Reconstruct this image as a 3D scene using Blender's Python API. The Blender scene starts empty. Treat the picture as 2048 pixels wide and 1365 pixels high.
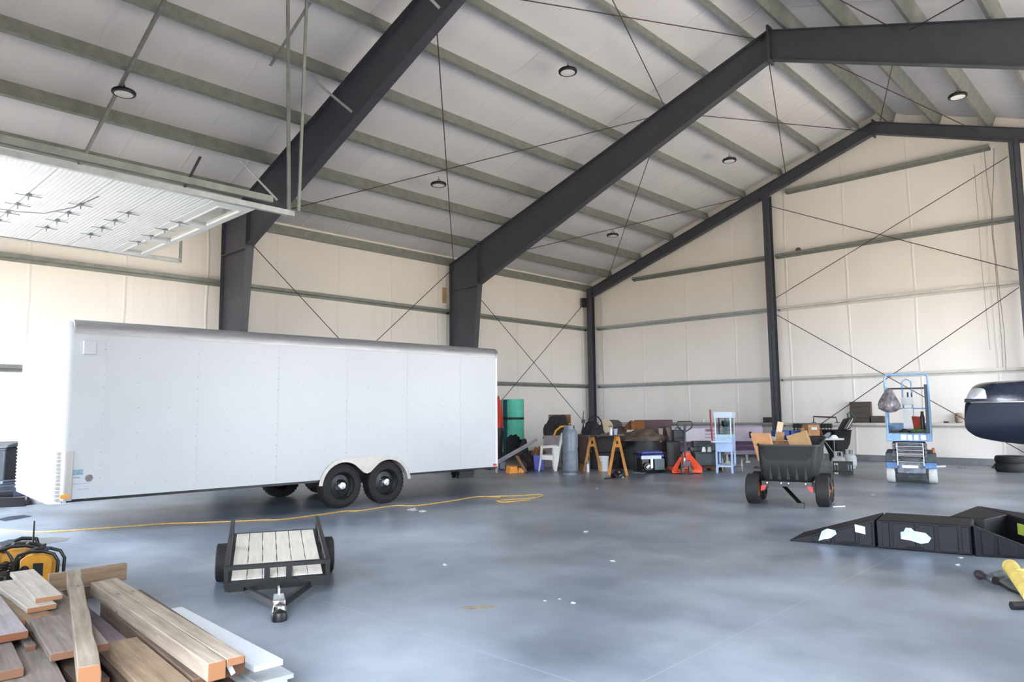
import bpy, bmesh, math, random
from mathutils import Vector, Matrix, noise as mnoise
random.seed(7)
scn = bpy.context.scene
COL = scn.collection
PI = math.pi

# ------------------------------------------------------------------ camera
F_PX, YAW, PITCH, ROLL, H = 1426.827, 0.761842, 0.0997638, -0.0097876, 1.5
_cy, _sy, _cp, _sp = math.cos(YAW), math.sin(YAW), math.cos(PITCH), math.sin(PITCH)
_fw = Vector((-_sy*_cp, _cy*_cp, _sp)); _rt = Vector((_cy, _sy, 0)); _up = _rt.cross(_fw)
_c, _s = math.cos(ROLL), math.sin(ROLL)
RT = _c*_rt + _s*_up; UP = -_s*_rt + _c*_up; FW = _fw
CAM = Vector((0, 0, H))
cam_d = bpy.data.cameras.new('camera'); cam = bpy.data.objects.new('camera', cam_d); COL.objects.link(cam)
M = Matrix.Identity(4)
for i in range(3):
    M[i][0], M[i][1], M[i][2] = RT[i], UP[i], -FW[i]
M.translation = CAM
cam.matrix_world = M
cam_d.sensor_fit = 'HORIZONTAL'; cam_d.sensor_width = 36; cam_d.lens = 36*F_PX/2048
cam_d.clip_start = 0.05; cam_d.clip_end = 400
scn.camera = cam

def ray(px, py): return FW + RT*((px-1024)/F_PX) - UP*((py-682.5)/F_PX)
def at_z(px, py, z=0.0):
    d = ray(px, py); return CAM + d*((z-H)/d.z)
def at_y(px, py, y):
    d = ray(px, py); return CAM + d*(y/d.y)
def at_x(px, py, x):
    d = ray(px, py); return CAM + d*(x/d.x)
def at_d(px, py, dep): return CAM + ray(px, py)*dep

# ------------------------------------------------------------------ materials
def lin(c):
    if isinstance(c, str):
        c = c.lstrip('#'); c = [int(c[i:i+2], 16)/255 for i in (0, 2, 4)]
    return tuple((v/12.92 if v <= .04045 else ((v+.055)/1.055)**2.4) for v in c[:3]) + (1,)
def nd(nt, typ, **kw):
    n = nt.nodes.new(typ)
    for k, v in kw.items():
        if k in n.inputs: n.inputs[k].default_value = v
        else: setattr(n, k, v)
    return n
MATS = {}
def mat(name, col, rough=.5, metal=0., var=.08, scale=6., bump=0., bscale=40., col2=None, stretch=None, spec=.5, coat=0., alpha=None, trans=0.):
    """Principled material whose colour wanders a little with object-space noise."""
    if name in MATS: return MATS[name]
    m = bpy.data.materials.new(name); m.use_nodes = True; nt = m.node_tree; b = nt.nodes['Principled BSDF']
    b.inputs['Roughness'].default_value = rough; b.inputs['Metallic'].default_value = metal
    b.inputs['Specular IOR Level'].default_value = spec; b.inputs['Coat Weight'].default_value = coat
    b.inputs['Transmission Weight'].default_value = trans
    c1 = lin(col); c2 = lin(col2) if col2 else tuple(max(0, v*(1-var*2.2)) for v in c1[:3])+(1,)
    tc = nd(nt, 'ShaderNodeTexCoord'); mp = nd(nt, 'ShaderNodeMapping')
    if stretch: mp.inputs['Scale'].default_value = stretch
    nt.links.new(tc.outputs['Object'], mp.inputs['Vector'])
    n = nd(nt, 'ShaderNodeTexNoise', Scale=scale, Detail=4., Roughness=.6)
    nt.links.new(mp.outputs['Vector'], n.inputs['Vector'])
    r = nd(nt, 'ShaderNodeValToRGB'); r.color_ramp.elements[0].position = .35; r.color_ramp.elements[1].position = .65
    r.color_ramp.elements[0].color = c2; r.color_ramp.elements[1].color = c1
    nt.links.new(n.outputs['Fac'], r.inputs['Fac']); nt.links.new(r.outputs['Color'], b.inputs['Base Color'])
    if bump:
        n2 = nd(nt, 'ShaderNodeTexNoise', Scale=bscale, Detail=3.)
        nt.links.new(mp.outputs['Vector'], n2.inputs['Vector'])
        bp = nd(nt, 'ShaderNodeBump', Strength=bump, Distance=.01)
        nt.links.new(n2.outputs['Fac'], bp.inputs['Height']); nt.links.new(bp.outputs['Normal'], b.inputs['Normal'])
    MATS[name] = m
    return m

# ------------------------------------------------------------------ mesh builder
class MB:
    def __init__(s): s.bm = bmesh.new(); s.T = Matrix.Identity(4)
    def v(s, p): return s.bm.verts.new(s.T @ Vector(p))
    def face(s, vs):
        try: return s.bm.faces.new(vs)
        except ValueError: return None
    def box(s, x0, x1, y0, y1, z0, z1, tx=1., ty=1.):
        """box; tx, ty scale the top about its centre"""
        cx, cy = (x0+x1)/2, (y0+y1)/2
        b = [s.v((x, y, z0)) for x, y in ((x0, y0), (x1, y0), (x1, y1), (x0, y1))]
        t = [s.v((cx+(x-cx)*tx, cy+(y-cy)*ty, z1)) for x, y in ((x0, y0), (x1, y0), (x1, y1), (x0, y1))]
        s.face(b[::-1]); s.face(t)
        for i in range(4): s.face([b[i], b[(i+1) % 4], t[(i+1) % 4], t[i]])
        return s
    def prism(s, pts, vec):
        vec = Vector(vec)
        a = [s.v(p) for p in pts]; b = [s.v(Vector(p)+vec) for p in pts]
        s.face(a[::-1]); s.face(b); n = len(a)
        for i in range(n): s.face([a[i], a[(i+1) % n], b[(i+1) % n], b[i]])
        return s
    def beam(s, p0, p1, w, h, up=(0, 0, 1)):
        """bar from p0 to p1, w wide, h tall, centred"""
        p0, p1 = Vector(p0), Vector(p1); d = (p1-p0).normalized(); up = Vector(up)
        x = d.cross(up)
        if x.length < 1e-4: x = d.cross(Vector((1, 0, 0)))
        x.normalize(); u = x.cross(d)
        return s.prism([p0+x*a*w/2+u*b*h/2 for a, b in ((-1, -1), (1, -1), (1, 1), (-1, 1))], p1-p0)
    def ring(s, c, ax, r, n, ref=None, ry=None):
        ax = Vector(ax).normalized(); ref = Vector(ref) if ref else (Vector((0, 0, 1)) if abs(ax.z) < .9 else Vector((1, 0, 0)))
        x = ax.cross(ref).normalized(); y = x.cross(ax)
        ry = r if ry is None else ry
        return [s.v(Vector(c)+x*math.cos(2*PI*i/n)*r+y*math.sin(2*PI*i/n)*ry) for i in range(n)]
    def skin(s, rings, cap0=True, cap1=True, closed=True):
        for a, b in zip(rings, rings[1:]):
            n = len(a)
            for i in range(n if closed else n-1): s.face([a[i], a[(i+1) % n], b[(i+1) % n], b[i]])
        if cap0: s.face(rings[0][::-1])
        if cap1: s.face(rings[-1])
        return s
    def cyl(s, p0, p1, r0, r1=None, n=20):
        ax = Vector(p1)-Vector(p0); r1 = r0 if r1 is None else r1
        return s.skin([s.ring(p0, ax, r0, n), s.ring(p1, ax, r1, n)])
    def lathe(s, prof, c=(0, 0, 0), ax=(0, 0, 1), n=28, cap0=True, cap1=True):
        ax = Vector(ax).normalized(); c = Vector(c)
        return s.skin([s.ring(c+ax*z, ax, max(r, 1e-4), n) for r, z in prof], cap0, cap1)
    def tube(s, pts, r, n=8, closed=False):
        pts = [Vector(p) for p in pts]; rings = []; ref = None
        for i, p in enumerate(pts):
            a = pts[i-1] if i or closed else p; b = pts[(i+1) % len(pts)] if i < len(pts)-1 or closed else p
            t = (b-a).normalized()
            if ref is None: ref = Vector((0, 0, 1)) if abs(t.z) < .9 else Vector((1, 0, 0))
            x = t.cross(ref).normalized(); ref = x.cross(t).normalized()
            rings.append([s.v(p+x*math.cos(2*PI*k/n)*r+ref*math.sin(2*PI*k/n)*r) for k in range(n)])
        if closed: return s.skin(rings+[rings[0]], False, False)
        return s.skin(rings)
    def blob(s, c, sx, sy, sz, seed=0, rough=.15, freq=2., n=(24, 14), flat=True):
        """lumpy heap; its base is cut flat at the centre's height"""
        c = Vector(c); rings = []
        for j in range(n[1]):
            th = (j/(n[1]-1))*PI/2 if flat else -PI/2+(j/(n[1]-1))*PI
            rr = []
            for i in range(n[0]):
                ph = 2*PI*i/n[0]
                d = Vector((math.cos(ph)*math.cos(th), math.sin(ph)*math.cos(th), math.sin(th)))
                k = 1+rough*mnoise.noise(d*freq+Vector((seed*3.1, seed*1.7, seed)))*2
                kz = k if not flat or j else 1
                rr.append(s.v(c+Vector((d.x*sx*k, d.y*sy*k, max(0, d.z*sz*kz) if flat else d.z*sz*k))))
            rings.append(rr)
        return s.skin(rings)
    def sphere(s, c, r, n=16, m=10, sz=1.):
        return s.skin([s.ring(Vector(c)+Vector((0, 0, math.sin(t)*r*sz)), (0, 0, 1), max(math.cos(t)*r, 1e-4), n)
                       for t in [(-.5+j/(m-1))*PI for j in range(m)]])
    def build(s, name, m, parent=None, smooth=None, bevel=0, seg=2, loc=None):
        bmesh.ops.remove_doubles(s.bm, verts=s.bm.verts, dist=1e-5)
        bmesh.ops.recalc_face_normals(s.bm, faces=s.bm.faces)
        ang = math.radians(38)
        for f in s.bm.faces: f.smooth = smooth is not False
        for e in s.bm.edges: e.smooth = len(e.link_faces) == 2 and e.calc_face_angle(4) < ang
        me = bpy.data.meshes.new(name); s.bm.to_mesh(me); s.bm.free()
        me.materials.append(m)
        o = bpy.data.objects.new(name, me); COL.objects.link(o)
        if parent: o.parent = parent
        if loc is not None: o.location = loc
        if bevel:
            b = o.modifiers.new('bevel', 'BEVEL'); b.width = bevel; b.segments = seg; b.limit_method = 'ANGLE'; b.angle_limit = ang
        return o

def tag(o, label=None, cat=None, group=None, kind=None):
    if label: o['label'] = label
    if cat: o['category'] = cat
    if group: o['group'] = group
    if kind: o['kind'] = kind
    return o
def thing(name, label, cat, loc=(0, 0, 0), rz=0., group=None):
    o = bpy.data.objects.new(name, None); COL.objects.link(o); o.empty_display_size = .1
    o.location = loc; o.rotation_euler = (0, 0, rz)
    return tag(o, label, cat, group)
def copy_tree(o, parent=None):
    c = o.copy(); COL.objects.link(c)
    if parent: c.parent = parent
    for ch in [k for k in bpy.data.objects if k.parent == o]: copy_tree(ch, c)
    return c
def Rz(a): return Matrix.Rotation(a, 4, 'Z')
def Rx(a): return Matrix.Rotation(a, 4, 'X')
def Ry(a): return Matrix.Rotation(a, 4, 'Y')
def Tr(*p): return Matrix.Translation(Vector(p))

# shared materials
galv = mat('galvanised_steel', '#8e918c', .45, .3, .1, 5, bump=.05)
girt_white = mat('pale_girt', '#cfcbc2', .45, .1, .06, 5)  # paler tone for the lower end-wall girts beyond the corner bay
galv_l = mat('bright_galvanised', '#b9bdbd', .38, .6, .08, 8)
paint_dark = mat('charcoal_steel_paint', '#45464f', .5, 0, .07, 3)
rod_m = mat('rusty_rod', '#4e4140', .6, .3, .2, 10)
black_m = mat('black_plastic', '#17181b', .45, 0, .2, 12)
blacks = mat('black_satin_steel', '#141417', .35, .2, .15, 10)
rubber = mat('tyre_rubber', '#1d1c1e', .75, 0, .15, 14, bump=.2, bscale=60)
white_p = mat('white_paint', '#e6e7e8', .35, 0, .02, 3)
alu = mat('brushed_aluminium', '#a9a9ac', .42, .6, .08, 14, stretch=(1, .15, 1))
chrome = mat('chrome', '#d8d9dc', .12, 1., .02)
cardboard = mat('cardboard', '#a67f58', .85, 0, .12, 7)
card_d = mat('brown_cardboard', '#7a553b', .85, 0, .14, 7)
orange_p = mat('orange_paint', '#e2481c', .4, 0, .05)
red_p = mat('red_plastic', '#c8202a', .4, 0, .05)
yellow_p = mat('yellow_plastic', '#d79a2b', .45, 0, .1, 9)
blue_p = mat('blue_plastic', '#2b55a8', .4, 0, .08)
grey_p = mat('grey_plastic', '#6b7076', .5, 0, .1)
SKY, HAZE, SUN, EXPO = 5.0, 2.8, 16.0, 1.15
# ================================================================== building shell
XL, XRID, XRW, YF, YB = -17.16, -6.27, 4.62, -.6, 22.45
ZRID, SL = 9.93, .345
def zr(x): return ZRID-SL*abs(x-XRID)          # underside of purlins = top of rafters
PD = .39                                        # purlin depth
zc = lambda x: zr(x)+PD

def surf_mat(name, seams, ca='#e4ded7', cb='#efe9e3'):
    """white vinyl-faced insulation: faint stain, soft puckers and seam ridges. seams: axis, spacing"""
    m = bpy.data.materials.new(name); m.use_nodes = True; nt = m.node_tree; b = nt.nodes['Principled BSDF']
    b.inputs['Roughness'].default_value = .38; b.inputs['Specular IOR Level'].default_value = .35
    tc = nd(nt, 'ShaderNodeTexCoord')
    n = nd(nt, 'ShaderNodeTexNoise', Scale=.7, Detail=3.); nt.links.new(tc.outputs['Object'], n.inputs['Vector'])
    r = nd(nt, 'ShaderNodeValToRGB'); r.color_ramp.elements[0].color = lin(ca); r.color_ramp.elements[1].color = lin(cb)
    nt.links.new(n.outputs['Fac'], r.inputs['Fac']); nt.links.new(r.outputs['Color'], b.inputs['Base Color'])
    ax, sp, st, amt = seams
    sep = nd(nt, 'ShaderNodeSeparateXYZ'); nt.links.new(tc.outputs['Object'], sep.inputs[0])
    wob = nd(nt, 'ShaderNodeTexNoise', Scale=.6, Detail=2.); nt.links.new(tc.outputs['Object'], wob.inputs['Vector'])
    a0 = nd(nt, 'ShaderNodeMath', operation='MULTIPLY_ADD'); a0.inputs[1].default_value = .10
    nt.links.new(wob.outputs['Fac'], a0.inputs[0]); nt.links.new(sep.outputs['XYZ'.index(ax)], a0.inputs[2])
    a1 = nd(nt, 'ShaderNodeMath', operation='PINGPONG'); a1.inputs[1].default_value = sp/2; nt.links.new(a0.outputs[0], a1.inputs[0])
    a2 = nd(nt, 'ShaderNodeMapRange'); a2.inputs['From Min'].default_value = 0; a2.inputs['From Max'].default_value = .05
    a2.inputs['To Min'].default_value = 1; a2.inputs['To Max'].default_value = 0; a2.interpolation_type = 'SMOOTHSTEP'
    nt.links.new(a1.outputs[0], a2.inputs['Value'])
    mp = nd(nt, 'ShaderNodeMapping'); mp.inputs['Scale'].default_value = st; nt.links.new(tc.outputs['Object'], mp.inputs['Vector'])
    pk = nd(nt, 'ShaderNodeTexNoise', Scale=1., Detail=3., Roughness=.5); nt.links.new(mp.outputs['Vector'], pk.inputs['Vector'])
    ad = nd(nt, 'ShaderNodeMath', operation='MULTIPLY_ADD'); ad.inputs[1].default_value = .35; nt.links.new(a2.outputs[0], ad.inputs[0]); nt.links.new(pk.outputs['Fac'], ad.inputs[2])
    bp = nd(nt, 'ShaderNodeBump', Strength=amt, Distance=.06); nt.links.new(ad.outputs[0], bp.inputs['Height']); nt.links.new(bp.outputs['Normal'], b.inputs['Normal'])
    return m
ins_left = surf_mat('vinyl_insulation_left', ('Y', 1.83, (1, 2.2, .25), .55))
ins_end = surf_mat('vinyl_insulation_end', ('X', 1.83, (2.2, 1, .25), .4))
ins_roof = surf_mat('vinyl_insulation_roof', ('Y', 1.22, (.35, 1.6, .35), .5), '#d0ced4', '#dcdae0')

# concrete floor
fm = bpy.data.materials.new('sealed_concrete'); fm.use_nodes = True; nt = fm.node_tree; b = nt.nodes['Principled BSDF']
tc = nd(nt, 'ShaderNodeTexCoord')
n1 = nd(nt, 'ShaderNodeTexNoise', Scale=.6, Detail=5., Roughness=.55); n2 = nd(nt, 'ShaderNodeTexNoise', Scale=3., Detail=7., Roughness=.7)
n3 = nd(nt, 'ShaderNodeTexNoise', Scale=70., Detail=2.)
for n in (n1, n2, n3): nt.links.new(tc.outputs['Object'], n.inputs['Vector'])
r1 = nd(nt, 'ShaderNodeValToRGB'); r1.color_ramp.elements[0].position = .22; r1.color_ramp.elements[1].position = .82; r1.color_ramp.interpolation = 'EASE'
r1.color_ramp.elements[0].color = lin('#4f5966'); r1.color_ramp.elements[1].color = lin('#99a3b0')
nt.links.new(n1.outputs['Fac'], r1.inputs['Fac'])
mx = nd(nt, 'ShaderNodeMix', data_type='RGBA', blend_type='OVERLAY'); mx.inputs['Factor'].default_value = .3
nt.links.new(r1.outputs['Color'], mx.inputs['A']); nt.links.new(n2.outputs['Color'], mx.inputs['B'])
bw = nd(nt, 'ShaderNodeRGBToBW'); nt.links.new(n2.outputs['Color'], bw.inputs[0]); nt.links.new(bw.outputs[0], mx.inputs['B'])
# saw-cut joints at their real places
sep = nd(nt, 'ShaderNodeSeparateXYZ'); nt.links.new(tc.outputs['Object'], sep.inputs[0])
def joint(axis, pos, w=.006):
    s_ = nd(nt, 'ShaderNodeMath', operation='SUBTRACT'); s_.inputs[1].default_value = pos; nt.links.new(sep.outputs[axis], s_.inputs[0])
    a_ = nd(nt, 'ShaderNodeMath', operation='ABSOLUTE'); nt.links.new(s_.outputs[0], a_.inputs[0])
    l_ = nd(nt, 'ShaderNodeMath', operation='LESS_THAN'); l_.inputs[1].default_value = w; nt.links.new(a_.outputs[0], l_.inputs[0])
    return l_
acc = None
for ax_, p_ in ((1, 3.23), (0, -2.35), (1, 18.5)):
    j = joint(ax_, p_)
    if acc is None: acc = j
    else:
        q = nd(nt, 'ShaderNodeMath', operation='MAXIMUM'); nt.links.new(acc.outputs[0], q.inputs[0]); nt.links.new(j.outputs[0], q.inputs[1]); acc = q
mj = nd(nt, 'ShaderNodeMix', data_type='RGBA'); mj.inputs['B'].default_value = lin('#9fa6ae')
jf = nd(nt, 'ShaderNodeMath', operation='MULTIPLY'); jf.inputs[1].default_value = .45; nt.links.new(acc.outputs[0], jf.inputs[0])
nt.links.new(jf.outputs[0], mj.inputs['Factor']); nt.links.new(mx.outputs['Result'], mj.inputs['A']); nt.links.new(mj.outputs['Result'], b.inputs['Base Color'])
rr = nd(nt, 'ShaderNodeMapRange'); rr.inputs['To Min'].default_value = .29; rr.inputs['To Max'].default_value = .40
nt.links.new(n1.outputs['Fac'], rr.inputs['Value']); nt.links.new(rr.outputs[0], b.inputs['Roughness'])
b.inputs['Specular IOR Level'].default_value = .55

f = MB(); f.box(XL-.1, XRW+.1, YF-.2, YB+.1, -.2, 0); tag(f.build('floor', fm), kind='structure')
g = MB(); g.box(-70, 70, -80, 90, -.30, -.22); tag(g.build('ground', mat('gravel_yard', '#c9bda8', .95, 0, .12, 2)), kind='structure')
w = MB(); w.prism([(XL-.15, YF-.2, -.2), (XL, YF-.2, -.2), (XL, YF-.2, zc(XL)), (XL-.15, YF-.2, zc(XL))], (0, YB-YF+.4, 0)); tag(w.build('wall_left', ins_left), kind='structure')
# right wall with two open overhead-door bays (outside the picture); they let the daylight in
RDOORS = [(8.2, 13.6), (15.6, 21.0)]; RDH = 4.6
w = MB(); ys_ = [YF-.2]+[v for d in RDOORS for v in d]+[YB+.2]
for i in range(0, len(ys_), 2): w.box(XRW, XRW+.15, ys_[i], ys_[i+1], -.2, RDH)
w.box(XRW, XRW+.15, YF-.2, YB+.2, RDH, zc(XRW)); tag(w.build('wall_right', ins_left), kind='structure')
w = MB(); w.prism([(XL, YB, -.1), (XRW, YB, -.1), (XRW, YB, zc(XRW)), (XRID, YB, zc(XRID)), (XL, YB, zc(XL))], (0, .15, 0)); tag(w.build('wall_end', ins_end), kind='structure')
# front wall with two open overhead-door bays (behind the photographer)
DH = 4.3; DOORS = [(-14.15, -9.75), (-2.95, 1.45)]
w = MB()
xs = [XL]+[v for d in DOORS for v in d]+[XRW]
for i in range(0, len(xs), 2): w.box(xs[i], xs[i+1], YF-.15, YF, -.1, DH)
w.prism([(XL, YF-.15, DH), (XRW, YF-.15, DH), (XRW, YF-.15, zc(XRW)), (XRID, YF-.15, zc(XRID)), (XL, YF-.15, zc(XL))], (0, .15, 0))
tag(w.build('wall_front', ins_end), kind='structure')
# roof: insulation laid over the purlins, sagging a little between them
PX = [-6.69, -7.87, -9.1, -10.38, -11.78, -13.18, -14.6, -15.95]
PXR = [2*XRID-x for x in PX]
def roof_pts(side):
    xs_ = sorted(PX+[XRID, XL-.1]) if side < 0 else sorted(PXR+[XRID, XRW+.1])
    out = []
    for a, b_ in zip(xs_, xs_[1:]):
        for k in range(6):
            t = k/6; x = a+(b_-a)*t; out.append((x, zc(x)-.035*math.sin(PI*t)))
    out.append((xs_[-1], zc(xs_[-1])))
    return out
c = MB()
prof = roof_pts(-1)[:-1]+roof_pts(1)
ny = 2
rows = [[c.v((x, y, z)) for x, z in prof]+[c.v((x, y, z+.25)) for x, z in prof[::-1]] for y in (YF-.2, YB+.2)]
c.skin(rows); tag(c.build('ceiling', ins_roof), kind='structure')
# concrete kerb the wall sheeting stands on
k = MB(); k.box(XL, XRW, YB-.10, YB, 0, .16); tag(k.build('trim_1', mat('kerb_concrete', '#7d7f80', .85, 0, .12, 3)), kind='structure')
k = MB(); k.box(XL, XL+.10, YF, YB-.10, 0, .16); tag(k.build('trim_2', MATS['kerb_concrete']), kind='structure')

# ------------------------------------------------------------------ roof purlins and eave strut
def zsec(d, fl, th=.012, flip=1):
    """Z section in (u, v): web on v, flanges along u, small lips"""
    return [(0, 0), (fl*flip, 0), (fl*flip, .022), ((fl-th)*flip, .022), ((fl-th)*flip, th), (th*flip, th), (th*flip, d), (-(fl-th)*flip, d), (-(fl-th)*flip, d-th), (0, d-th)]
ORD = ['first', 'second', 'third', 'fourth', 'fifth', 'sixth', 'seventh', 'eighth']
def purlin(x, label, sgn):
    m = MB(); sl = math.atan(SL)*(-sgn)   # roof falls towards sgn
    pts = []
    for u, v in zsec(PD*.985, .075, flip=-sgn):
        pts.append((x+u*math.cos(sl)-v*math.sin(sl)*1, YF, zr(x)+.004+u*math.sin(sl)+v*math.cos(sl)))
    m.prism(pts, (0, YB-YF-.02, 0))
    return tag(m.build('roof_purlin', galv), label, 'purlin', 'galvanised roof purlins')
for i, x in enumerate(PX):
    purlin(x, f'long galvanised roof purlin, {ORD[7-i]} one up from the left eave' if i > 1 else ('long galvanised roof purlin just left of the ridge' if i == 0 else 'long galvanised roof purlin, second left of the ridge'), -1)
for i, x in enumerate(PXR[:6]):
    purlin(x, ('galvanised roof purlin just right of the ridge' if i == 0 else f'galvanised roof purlin on the far slope, {ORD[i]} right of the ridge'), 1)
m = MB(); m.box(XL+.02, XL+.2, YF, YB, zr(-16.95)-.02, zr(-16.95)+.2); tag(m.build('eave_strut', galv), 'galvanised eave strut where the left wall meets the roof', 'eave strut')

# ------------------------------------------------------------------ rigid frames
def i_beam_poly(mb, a0, a1, b0, b1, y, fw=.2, tf=.014, tw=.012):
    """tapered I member in the xz plane: edge A from a0 to a1 and edge B from b0 to b1 (each (x,z)), web at y"""
    P = lambda q, dy: (q[0], y+dy, q[1])
    mb.prism([P(a0, -tw/2), P(a1, -tw/2), P(b1, -tw/2), P(b0, -tw/2)], (0, tw, 0))
    for p, q in ((a0, a1), (b0, b1)):
        p_, q_ = Vector((p[0], 0, p[1])), Vector((q[0], 0, q[1]))
        mb.beam((p_.x, y, p_.z), (q_.x, y, q_.z), tf, fw, up=(0, 1, 0))
def frame(y, dk, dr, name_):
    """column depth dk at the knee, rafter depth dr at the ridge"""
    out = []
    zk = zr(-15.72)-dk*1.02
    c = MB(); i_beam_poly(c, (-16.95, 0), (-16.95, zr(-16.95)-.03), (-16.2, 0), (-15.66, zk-.02), y)
    c.prism([(-16.95, y-.004, zk-.06), (-15.67, y-.004, zk-.06), (-15.67, y-.004, zr(-15.67)-.03), (-16.95, y-.004, zr(-16.95)-.03)], (0, .008, 0))
    c.box(-16.97, -15.64, y-.1, y+.1, zk-.06, zk-.04)
    col = tag(c.build('steel_column', paint_dark), f'dark tapered steel column on the left wall, {name_[0]}', 'column', 'tapered frame columns')
    p = MB(); p.box(-17.0, -16.1, y-.13, y+.13, 0, .02); p.build('base_plate', paint_dark, col)
    r = MB(); i_beam_poly(r, (-16.95, zr(-16.95)-.012), (XRID, ZRID-.012), (-15.68, zk), (XRID, ZRID-dr), y)
    r.box(-16.96, -16.94, y-.1, y+.1, zk, zr(-16.95))
    raf = tag(r.build('steel_rafter', paint_dark), f'deep dark steel rafter, {name_[1]}', 'rafter', 'dark roof rafters')
    p = MB(); p.prism([(-15.67, y-.11, zk-.02), (-15.655, y-.11, zk-.02), (-15.655, y-.11, zr(-15.66)+.02), (-15.67, y-.11, zr(-15.66)+.02)], (0, .22, 0)); p.build('splice_plate', paint_dark, raf)
    p = MB(); p.box(XRID-.025, XRID, y-.12, y+.12, ZRID-dr-.09, ZRID+.1); p.build('ridge_plate', paint_dark, raf)
    return raf
frame(7.6, 1.22, .72, ('nearest to the camera behind the white trailer', 'nearest one, running up out of the picture'))
frame(15.0, 1.22, .68, ('second from the camera beside the trailer tail', 'left slope, meeting the ridge at upper right'))
r = MB(); xe = XRW-.3
i_beam_poly(r, (XRID, ZRID-.012), (xe, zr(xe)-.012), (XRID, ZRID-.68), (xe, zr(xe)-1.2), 15.0)
raf = tag(r.build('steel_rafter', paint_dark), 'deep dark steel rafter right of the ridge, across the top right corner', 'rafter', 'dark roof rafters')
p = MB(); p.box(XRID, XRID+.025, 14.88, 15.12, ZRID-.77, ZRID+.1); p.build('ridge_plate', paint_dark, raf)
# end-wall frame
ye = 22.12
for a, b_, lb in ((-16.95, XRID, 'shallow dark steel rafter along the top of the end wall, left slope'), (XRID, xe, 'shallow dark steel rafter along the top of the end wall, right slope')):
    r = MB(); i_beam_poly(r, (a, zr(a)-.012), (b_, zr(b_)-.012), (a, zr(a)-.36), (b_, zr(b_)-.36), ye, .2)
    raf = tag(r.build('end_rafter', paint_dark), lb, 'rafter', 'end wall rafters')
    p = MB(); q = XRID-.02 if b_ == XRID else XRID; p.box(q, q+.02, ye-.11, ye+.11, ZRID-.46, ZRID+.06); p.build('ridge_plate', paint_dark, raf)
def h_column(x, y, zt, label, wx=.2, dy=.22):
    m = MB(); m.box(x-wx/2, x+wx/2, y-dy/2, y-dy/2+.012, 0, zt); m.box(x-wx/2, x+wx/2, y+dy/2-.012, y+dy/2, 0, zt); m.box(x-.006, x+.006, y-dy/2, y+dy/2, 0, zt)
    o = tag(m.build('steel_column', paint_dark), label, 'column', 'end wall columns')
    p = MB(); p.box(x-.15, x+.15, y-.15, y+.11, 0, .02); p.build('base_plate', paint_dark, o)
    return o
h_column(-16.84, ye, zr(-16.84)-.02, 'dark corner column where the left wall meets the end wall', .22)
h_column(-9.6, ye, zr(-9.6)-.36, 'dark steel column of the end wall behind the dump cart', .22)
h_column(-2.93, ye, zr(-2.93)-.36, 'dark steel column at the right edge of the end wall', .22)

# ------------------------------------------------------------------ wall girts
def girt(p0, p1, axis, label, name='wall_girt', grp='galvanised wall girts', mt=None):
    """Z girt lying on its web: inner flange turned up, faces the room"""
    m = MB(); d, fl = .18, .075
    prof = [(0, 0), (d, 0), (d, fl), (d-.012, fl), (d-.012, .012), (.012, .012), (.012, -fl+.01), (0, -fl+.01)]
    x0, y0, z0 = p0
    if axis == 'Y': m.prism([(XL+u, y0, z0+v) for u, v in prof], (0, p1[1]-y0, p1[2]-z0))
    else: m.prism([(x0, YB-u, z0+v) for u, v in prof], (p1[0]-x0, 0, p1[2]-z0))
    return tag(m.build(name, mt or galv), label, 'girt', grp)
bays = [(YF, 7.58, 'nearest bay beside the raised door'), (7.62, 14.98, 'middle bay above the trailer'), (15.02, 22.2, 'far bay by the corner')]
for z, nm in ((4.71, 'upper'), (2.47, 'lower')):
    for a, b_, t in bays:
        girt((0, a, z), (0, b_, z), 'Y', f'{nm} galvanised girt on the left wall, {t}')
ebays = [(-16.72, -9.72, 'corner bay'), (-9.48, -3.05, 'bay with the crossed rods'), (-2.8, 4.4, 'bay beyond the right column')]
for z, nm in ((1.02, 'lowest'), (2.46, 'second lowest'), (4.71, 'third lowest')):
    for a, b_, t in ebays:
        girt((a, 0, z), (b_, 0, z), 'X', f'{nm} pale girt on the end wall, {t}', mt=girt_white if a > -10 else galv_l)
girt((-15.0, 0, 6.43), (-9.72, 0, 6.43), 'X', 'short upper girt on the end wall beneath the left rafter')
girt((-9.48, 0, 6.43), (-3.05, 0, 6.43), 'X', 'upper girt on the end wall where the rods cross')
girt((-9.05, 0, 8.48), (-3.5, 0, 8.48), 'X', 'topmost girt in the end gable between the two rafter slopes')
girt((-2.8, 0, 6.43), (2.4, 0, 6.43), 'X', 'upper girt on the end wall beyond the right column')

# ------------------------------------------------------------------ rod bracing
def rod(a, b_, label, grp, r=.011):
    m = MB(); m.cyl(a, b_, r, n=8)
    return tag(m.build('brace_rod', rod_m), label, 'brace rod', grp)
GW = 'wall brace rods'; GR = 'roof brace rods'; GE = 'end wall brace rods'
rod((-16.72, 7.75, 6.1), (-16.72, 14.7, .1), 'thin diagonal rod falling rightward behind the trailer, middle bay', GW)
rod((-16.68, 14.85, 6.08), (-16.68, 7.9, .1), 'thin diagonal rod rising rightward to the mid column, middle bay', GW)
rod((-16.72, 15.15, 5.9), (-16.72, 22.0, .65), 'thin diagonal rod of the corner bay falling to the corner foot', GW)
rod((-16.68, 21.97, 6.0), (-16.68, 15.3, .55), 'thin diagonal rod of the corner bay rising to the corner top', GW)
zq = lambda x: zr(x)-.12
def roof_rod(x0, y0, x1, y1, lb): k_ = .03 if x1 > x0 else 0; rod((x0, y0, zq(x0)-k_), (x1, y1, zq(x1)-k_), lb, GR)
roof_rod(-9.15, 7.7, -16.75, 14.9, 'thin roof rod falling from the near rafter to the mid column head')
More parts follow.
